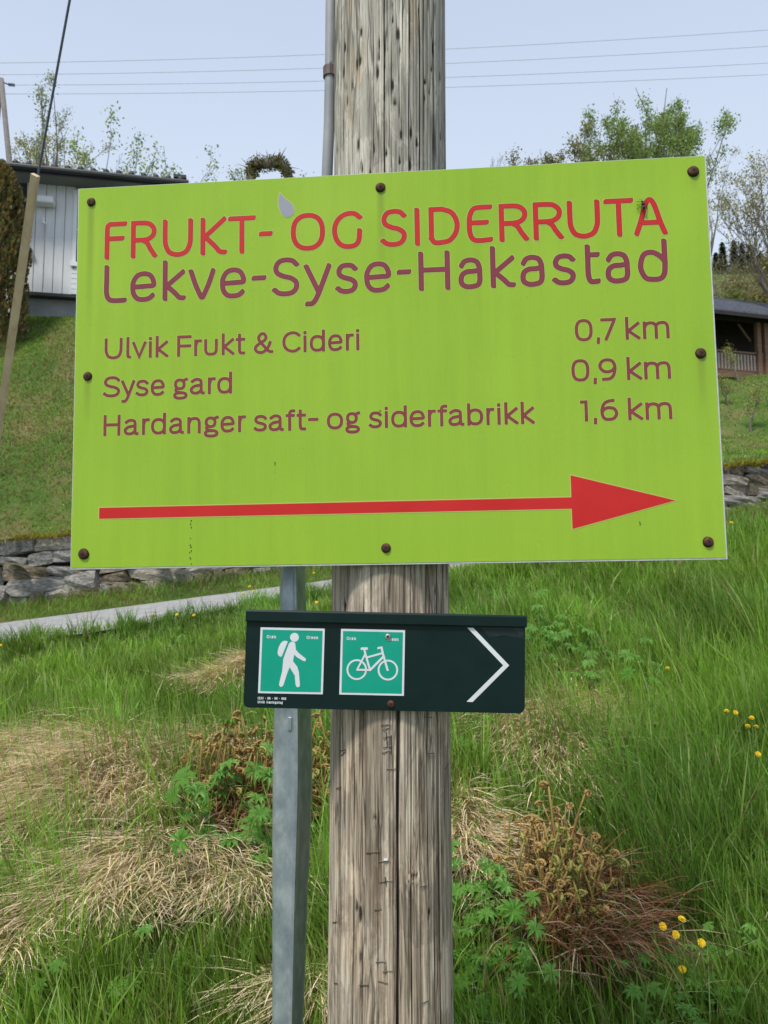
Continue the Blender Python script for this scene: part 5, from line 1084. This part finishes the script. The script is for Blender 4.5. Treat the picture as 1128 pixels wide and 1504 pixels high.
mb = MB(); arrow_mesh(grow(arrow, .0018), .0003, mb, 0); arrow_mesh(arrow, .0005, mb, 1); mb.build('arrow', [M_cream, M_red], sign)
drop = cr_spline([(0.4011, -0.0297), (0.4103, -0.0411), (0.4222, -0.0513), (0.4281, -0.0611), (0.4287, -0.0693), (0.4234, -0.0771), (0.4142, -0.0798), (0.4056, -0.0735), (0.4003, -0.061), (0.3985, -0.046), (0.4011, -.0297)], 4)[:-1]
mb = MB(); poly(mb, grow(drop, .0010), .0003, 0); poly(mb, drop, .0005, 1); mb.build('drop_emblem', [M_cream, noisy('grey_print', [(.25, .26, .33), (.29, .30, .37)], scale=10, rough=.4)], sign)
# screws with rusty heads
M_rust = noisy('rusty_screw', [(.02, .009, .006), (.065, .026, .014), (.13, .055, .025)], scale=120, rough=.8, bump=.4, bdist=.001)
M_rustd = new_mat('rust_hollow', (.012, .007, .005), .9)
sc_ = MB(); sc_.tube([(0, 0, 0), (0, 0, .0025), (0, 0, .0042), (0, 0, .0050)], [.0088, .0088, .0070, .0035], 16); sc_.tube([(0, 0, 0.0001), (0, 0, .0006)], [.0100, .0092], 16, mi=1)
scm = sc_.mesh('screw', True); scm.materials.append(M_rust); scm.materials.append(M_rustd)
hx = MB().tube([(0, 0, .0046), (0, 0, .0053)], .0026, 6).mesh('socket'); hx.materials.append(M_rustd)
for k, (u_, v_) in enumerate([(0.0268, -0.0293), (0.5955, -0.0306), (1.1752, -0.0302), (0.027, -0.3775), (1.1717, -0.3739), (0.0259, -0.7181), (0.5957, -0.7164), (1.1677, -0.7153)]):
    o = link_mesh('screw', scm, None, sign); o.location = (u_, v_, .0002); o.rotation_euler = (random.uniform(-.12, .12), random.uniform(-.12, .12), k); o.scale = (.9+.1*(k % 3),)*3
    h_ = link_mesh('socket', hx, None, o)
# trail of dirt dots under the arrow
mb = MB(); rr = random.Random(9)
for (u_, v_) in [(0.2321, -0.6593), (.2312, -.6655), (0.2322, -0.6721), (0.231, -0.6924), (0.2305, -0.7050), (.2318, -.7085), (0.2325, -0.7152), (.2298, -.7180), (0.2300, -0.7278), (.2315, -.7300), (0.2327, -0.7392), (0.5881, -0.4624), (1.0511, -0.6816), (1.0505, -.678), (0.3907, -0.5581), (.3905, -.5540)]:
    pts = [(u_+.0013*math.cos(a)*rr.uniform(.4, 1.3), v_+.0019*math.sin(a)*rr.uniform(.4, 1.3)) for a in np.linspace(0, 5.5, 7)]; poly(mb, pts, .00045+.0001*rr.random())
mb.build('dirt_speck', M_rustd, sign, kind='stuff')
# the insect on the A
fl = empty('insect', label='small dark insect sitting on the letter A of the red heading', cat='insect'); frame(fl, SO+AX*1.0795+AY*(-.0925)+AZ*.004, AX, AY, AZ)
M_bug = new_mat('insect_black', (.012, .01, .01), .35)
m = MB(); m.tube([(-.001, .0075, .002), (-.0005, .006, .0025), (0, .0035, .003)], [.0012, .0024, .0016], 10); m.tube([(0, .0035, .003), (.0005, .001, .0035), (.001, -.002, .003)], [.0020, .0034, .0022], 10); m.tube([(.001, -.002, .003), (.0017, -.005, .0028), (.0024, -.0095, .002)], [.0022, .0033, .0008], 10)
m.build('body', M_bug, fl, smooth=True)
m = MB()
for sg in (-1, 1):
    for (a_, y_) in ((.7, .004), (0, .001), (-.7, -.001)): m.tube([(0, y_, .003), (sg*.005, y_+a_*.003, .004), (sg*.0095, y_+a_*.007, -.0025)], .00045, 4)
m.tube([(-.001, .0075, .002), (-.006, .012, .002)], .0003, 4); m.tube([(-.001, .0075, .002), (.001, .012, .002)], .0003, 4); m.build('leg', M_bug, fl)
mw_ = MB(); mw_.add([(0, .001, .0045), (-.005, -.007, .005), (-.003, -.011, .0045), (.0005, -.004, .005)], [(0, 1, 2, 3)]); mw_.add([(0, .001, .0047), (.0055, -.007, .005), (.0045, -.011, .0045), (.001, -.004, .005)], [(0, 1, 2, 3)]); mw_.build('wing', new_mat('insect_wing', (.05, .04, .035), .3), fl)

# ------------------------------------------------------------------ trail sign
TO = Vector((-.2492, 1.350, 1.5410)); an = -.0217; TX = Vector((math.cos(an), 0, math.sin(an))); TY = Vector((-math.sin(an), 0, math.cos(an))); TZ = TX.cross(TY)
ts = empty('trail_sign', label='small dark green walking and cycling trail sign with white chevron below the big sign', cat='sign'); frame(ts, TO, TX, TY, TZ)
M_dg = noisy('dark_green_enamel', [(.002, .013, .012), (.004, .018, .017)], scale=14, rough=.45, bump=.04, bdist=.001, spec=.22)
M_dgl = noisy('worn_green_enamel', [(.003, .015, .014), (.04, .06, .065)], scale=26, rough=.5, pos=[.50, .72])
def rounded(x0, x1, y0, y1, rbl, rbr):
    p = [(x0, y1), (x0, y0+rbl)]
    for i in range(1, 7): a = math.pi+i*math.pi/12; p.append((x0+rbl+rbl*math.cos(a), y0+rbl+rbl*math.sin(a)))
    for i in range(0, 7): a = 1.5*math.pi+i*math.pi/12; p.append((x1-rbr+rbr*math.cos(a), y0+rbr+rbr*math.sin(a)))
    p.append((x1, y1)); return p
def prism(mb, pts, z0_, z1_, mi=0):
    n = len(pts); vs = [(p[0], p[1], z0_) for p in pts]+[(p[0], p[1], z1_) for p in pts]
    mb.add(vs, [tuple(range(n-1, -1, -1)), tuple(range(n, 2*n))]+[(i, (i+1) % n, n+(i+1) % n, n+i) for i in range(n)], mi)
pl = rounded(.0010, .5050, -.1742, -.0209, .010, .011); mb = MB(); prism(mb, pl, -.003, 0); mb.build('plate', M_dg, ts)
# folded top rail
fp = [(-.0215, -.001), (-.0210, .0045), (-.0195, .0060), (-.003, .0060), (.0, .0045), (.0, -.004), (-.0215, -.004)]
vs = [(0.0, y_, z_) for y_, z_ in fp]+[(.507, y_, z_) for y_, z_ in fp]; n = len(fp)
mb = MB(); mb.add(vs, [tuple(range(n)), tuple(range(2*n-1, n-1, -1))]+[(i, n+i, n+(i+1) % n, (i+1) % n) for i in range(n)]); mb.build('top_rail', M_dg, ts)
M_wht = noisy('white_print', [(.62, .65, .70), (.70, .73, .78)], scale=20, rough=.35); M_teal = noisy('teal_print', [(.0, .30, .205), (.004, .34, .235)], scale=16, rough=.35)
mb = MB(); worn = [(.425, -.0225), (.503, -.0225), (.503, -.042), (.47, -.036), (.44, -.040)]; poly(mb, worn, .0002); mb.build('worn_patch', M_dgl, ts)
def lay(sq): # square with inner field
    e = None; mb = MB(); poly(mb, sq, .0005); o = mb.build('pictogram', M_wht, ts)
    c = np.mean(np.array(sq), 0); inn = [tuple(c+(np.array(p)-c)*(1-.066)) for p in sq]; mb = MB(); poly(mb, inn, .0009); mb.build('field', M_teal, o); return o
p1 = lay([(0.0269, -0.0315), (0.1429, -0.0314), (0.1427, -0.1480), (0.0265, -0.1484)]); setp(p1, label='teal square pictogram with a white walker and backpack')
p2 = lay([(0.1723, -0.031), (0.288, -0.031), (0.2881, -0.1475), (0.1722, -0.1477)]); setp(p2, label='teal square pictogram with a white bicycle')
mb = MB(); poly(mb, [(0.0888+.0080*math.cos(a), -0.048+.0080*math.sin(a)) for a in np.linspace(0, 6.02, 24)], .0013)
poly(mb, [(0.0771, -0.056), (0.0748, -0.0547), (0.071, -0.0545), (0.0685, -.0552), (0.0659, -0.0574), (.0638, -.0602), (0.0621, -0.0634), (.0604, -.0685), (0.0594, -0.0736), (0.0594, -0.0775), (.0606, -.0803), (0.0627, -0.0824), (0.0655, -0.0834), (0.0672, -0.0822)], .0013)
poly(mb, [(0.0791, -0.0598), (0.0815, -0.057), (.0838, -.0558), (0.0863, -0.0558), (.0888, -.0568), (0.0905, -0.0587), (0.0922, -0.0702), (0.097, -0.0755), (0.109, -0.0846), (.1105, -.0858), (0.1107, -0.0873), (.1101, -.0892), (0.1087, -0.0903), (0.1056, -0.0895), (0.0946, -0.0836), (0.0893, -0.0789), (0.0875, -0.0905), (0.0951, -0.0997), (0.0986, -0.109), (0.1013, -0.1316), (.1011, -.1340), (0.1003, -0.1354), (0.0976, -0.1365), (0.0949, -0.1352), (0.0934, -0.1318), (0.0915, -0.1158), (0.0818, -0.1013), (0.0783, -0.1108), (0.0715, -0.1336), (0.0694, -0.1361), (.0677, -.1364), (0.0659, -0.1361), (0.0639, -0.1335), (0.0643, -0.1284), (0.0687, -0.1083), (0.0699, -0.0868)], .0013)
mb.build('walker_symbol', M_wht, p1)
mb = MB(); kz = 0
def bar(pts, w_, closed=False):
    global kz
    V, Fc = strip(pts, w_/2, w_*.35, w_*.3, closed); mb.add([(v[0], v[1], .0013+.00004*kz) for v in V], Fc); kz += 1
bar([(0.2025+.0168*math.cos(a), -0.103+.0168*math.sin(a)) for a in np.linspace(0, 6.2832, 33)], .0032, True); bar([(0.2585+.0168*math.cos(a), -0.1026+.0168*math.sin(a)) for a in np.linspace(0, 6.2832, 33)], .0032, True)
for pts, w_ in (([(0.2103, -0.0655), (0.2201, -0.0653)], .0046), ([(0.2150, -0.0667), (0.2264, -0.1035)], .0036), ([(0.2215, -0.0806), (0.2474, -0.0730)], .0034), ([(0.2264, -0.1035), (0.2508, -0.0780)], .0040), ([(0.2030, -0.1032), (0.2262, -0.1033)], .0034), ([(0.217, -0.0755), (0.2032, -0.103)], .0032), ([(0.2400, -0.0640), (0.2462, -0.0628), (0.2485, -.0725), (0.2581, -0.1030)], .0038)): bar(pts, w_)
mb.build('bicycle_symbol', M_wht, p2)
mb = MB(); ch = [(0.4003, -0.0243), (0.4112, -0.0241), (0.4765, -0.0896), (0.4114, -0.1557), (0.4006, -0.1555), (0.4657, -0.0898)]
poly(mb, [ch[0], ch[5], ch[2], ch[1]], .0006); poly(mb, [ch[5], ch[4], ch[3], ch[2]], .0006); mb.build('chevron', M_wht, ts)
def tiny(txt, x0_, x1_, base, cap, par, label):
    wd = {'i': .25, 'l': .3, ' ': .5, '-': .5, '1': .4, 'r': .5, 't': .5, 'm': 1.1, 'æ': 1.2, 'N': 1.0, 'U': 1.0, 'G': 1.0}; tot = sum(wd.get(c, .8)+.28 for c in txt); k = (x1_-x0_)/tot; x = x0_; it = []
    for c in txt:
        w_ = wd.get(c, .8)*k
        if c != ' ': it.append('%s %.5f %.5f' % (c, x, x+w_))
        x += w_+.28*k
    lettering(par, '|'.join(it), base, base, base+cap, base+cap, cap*.2, True, [M_wht, M_wht, M_wht], label, X=.75, outline=0, darkedge=0, z0=.0011)
tiny('Grøn', .0385, .0565, -.0508, .0058, p1, 'white word Grøn'); tiny('Green', .1106, .1325, -.0505, .0058, p1, 'white word Green')
tiny('Grøn', .1829, .2010, -.0506, .0058, p2, 'white word Grøn'); tiny('Green', .2560, .2775, -.0505, .0058, p2, 'white word Green')
tiny('1233 - 88 - 00 - 008', .0266, .0780, -.1593, .0046, ts, 'white number line 1233 - 88 - 00 - 008'); tiny('Ulvik Næringslag', .0266, .0723, -.1662, .0046, ts, 'white name line Ulvik Næringslag')
M_zinc = noisy('zinc_screw', [(.3, .3, .3), (.5, .5, .5)], scale=90, rough=.4, metal=.5)
m = MB(); m.tube([(0, 0, 0), (0, 0, .002), (0, 0, .003)], [.0052, .0052, .0038], 16); o = m.build('screw', M_zinc, ts, smooth=True, label='shiny zinc screw'); o.location = (.2572, -.0430, .0010); hh_ = link_mesh('socket', hx, None, o); hh_.scale = (.9, .9, .62)
o = link_mesh('screw', scm, None, ts, label='rusty screw in the lower edge'); o.location = (.2648, -.1627, .0002); o.scale = (.75,)*3; link_mesh('socket', hx, None, o)
print('tris', sum(len(o.data.polygons) for o in bpy.data.objects if o.type == 'MESH'))
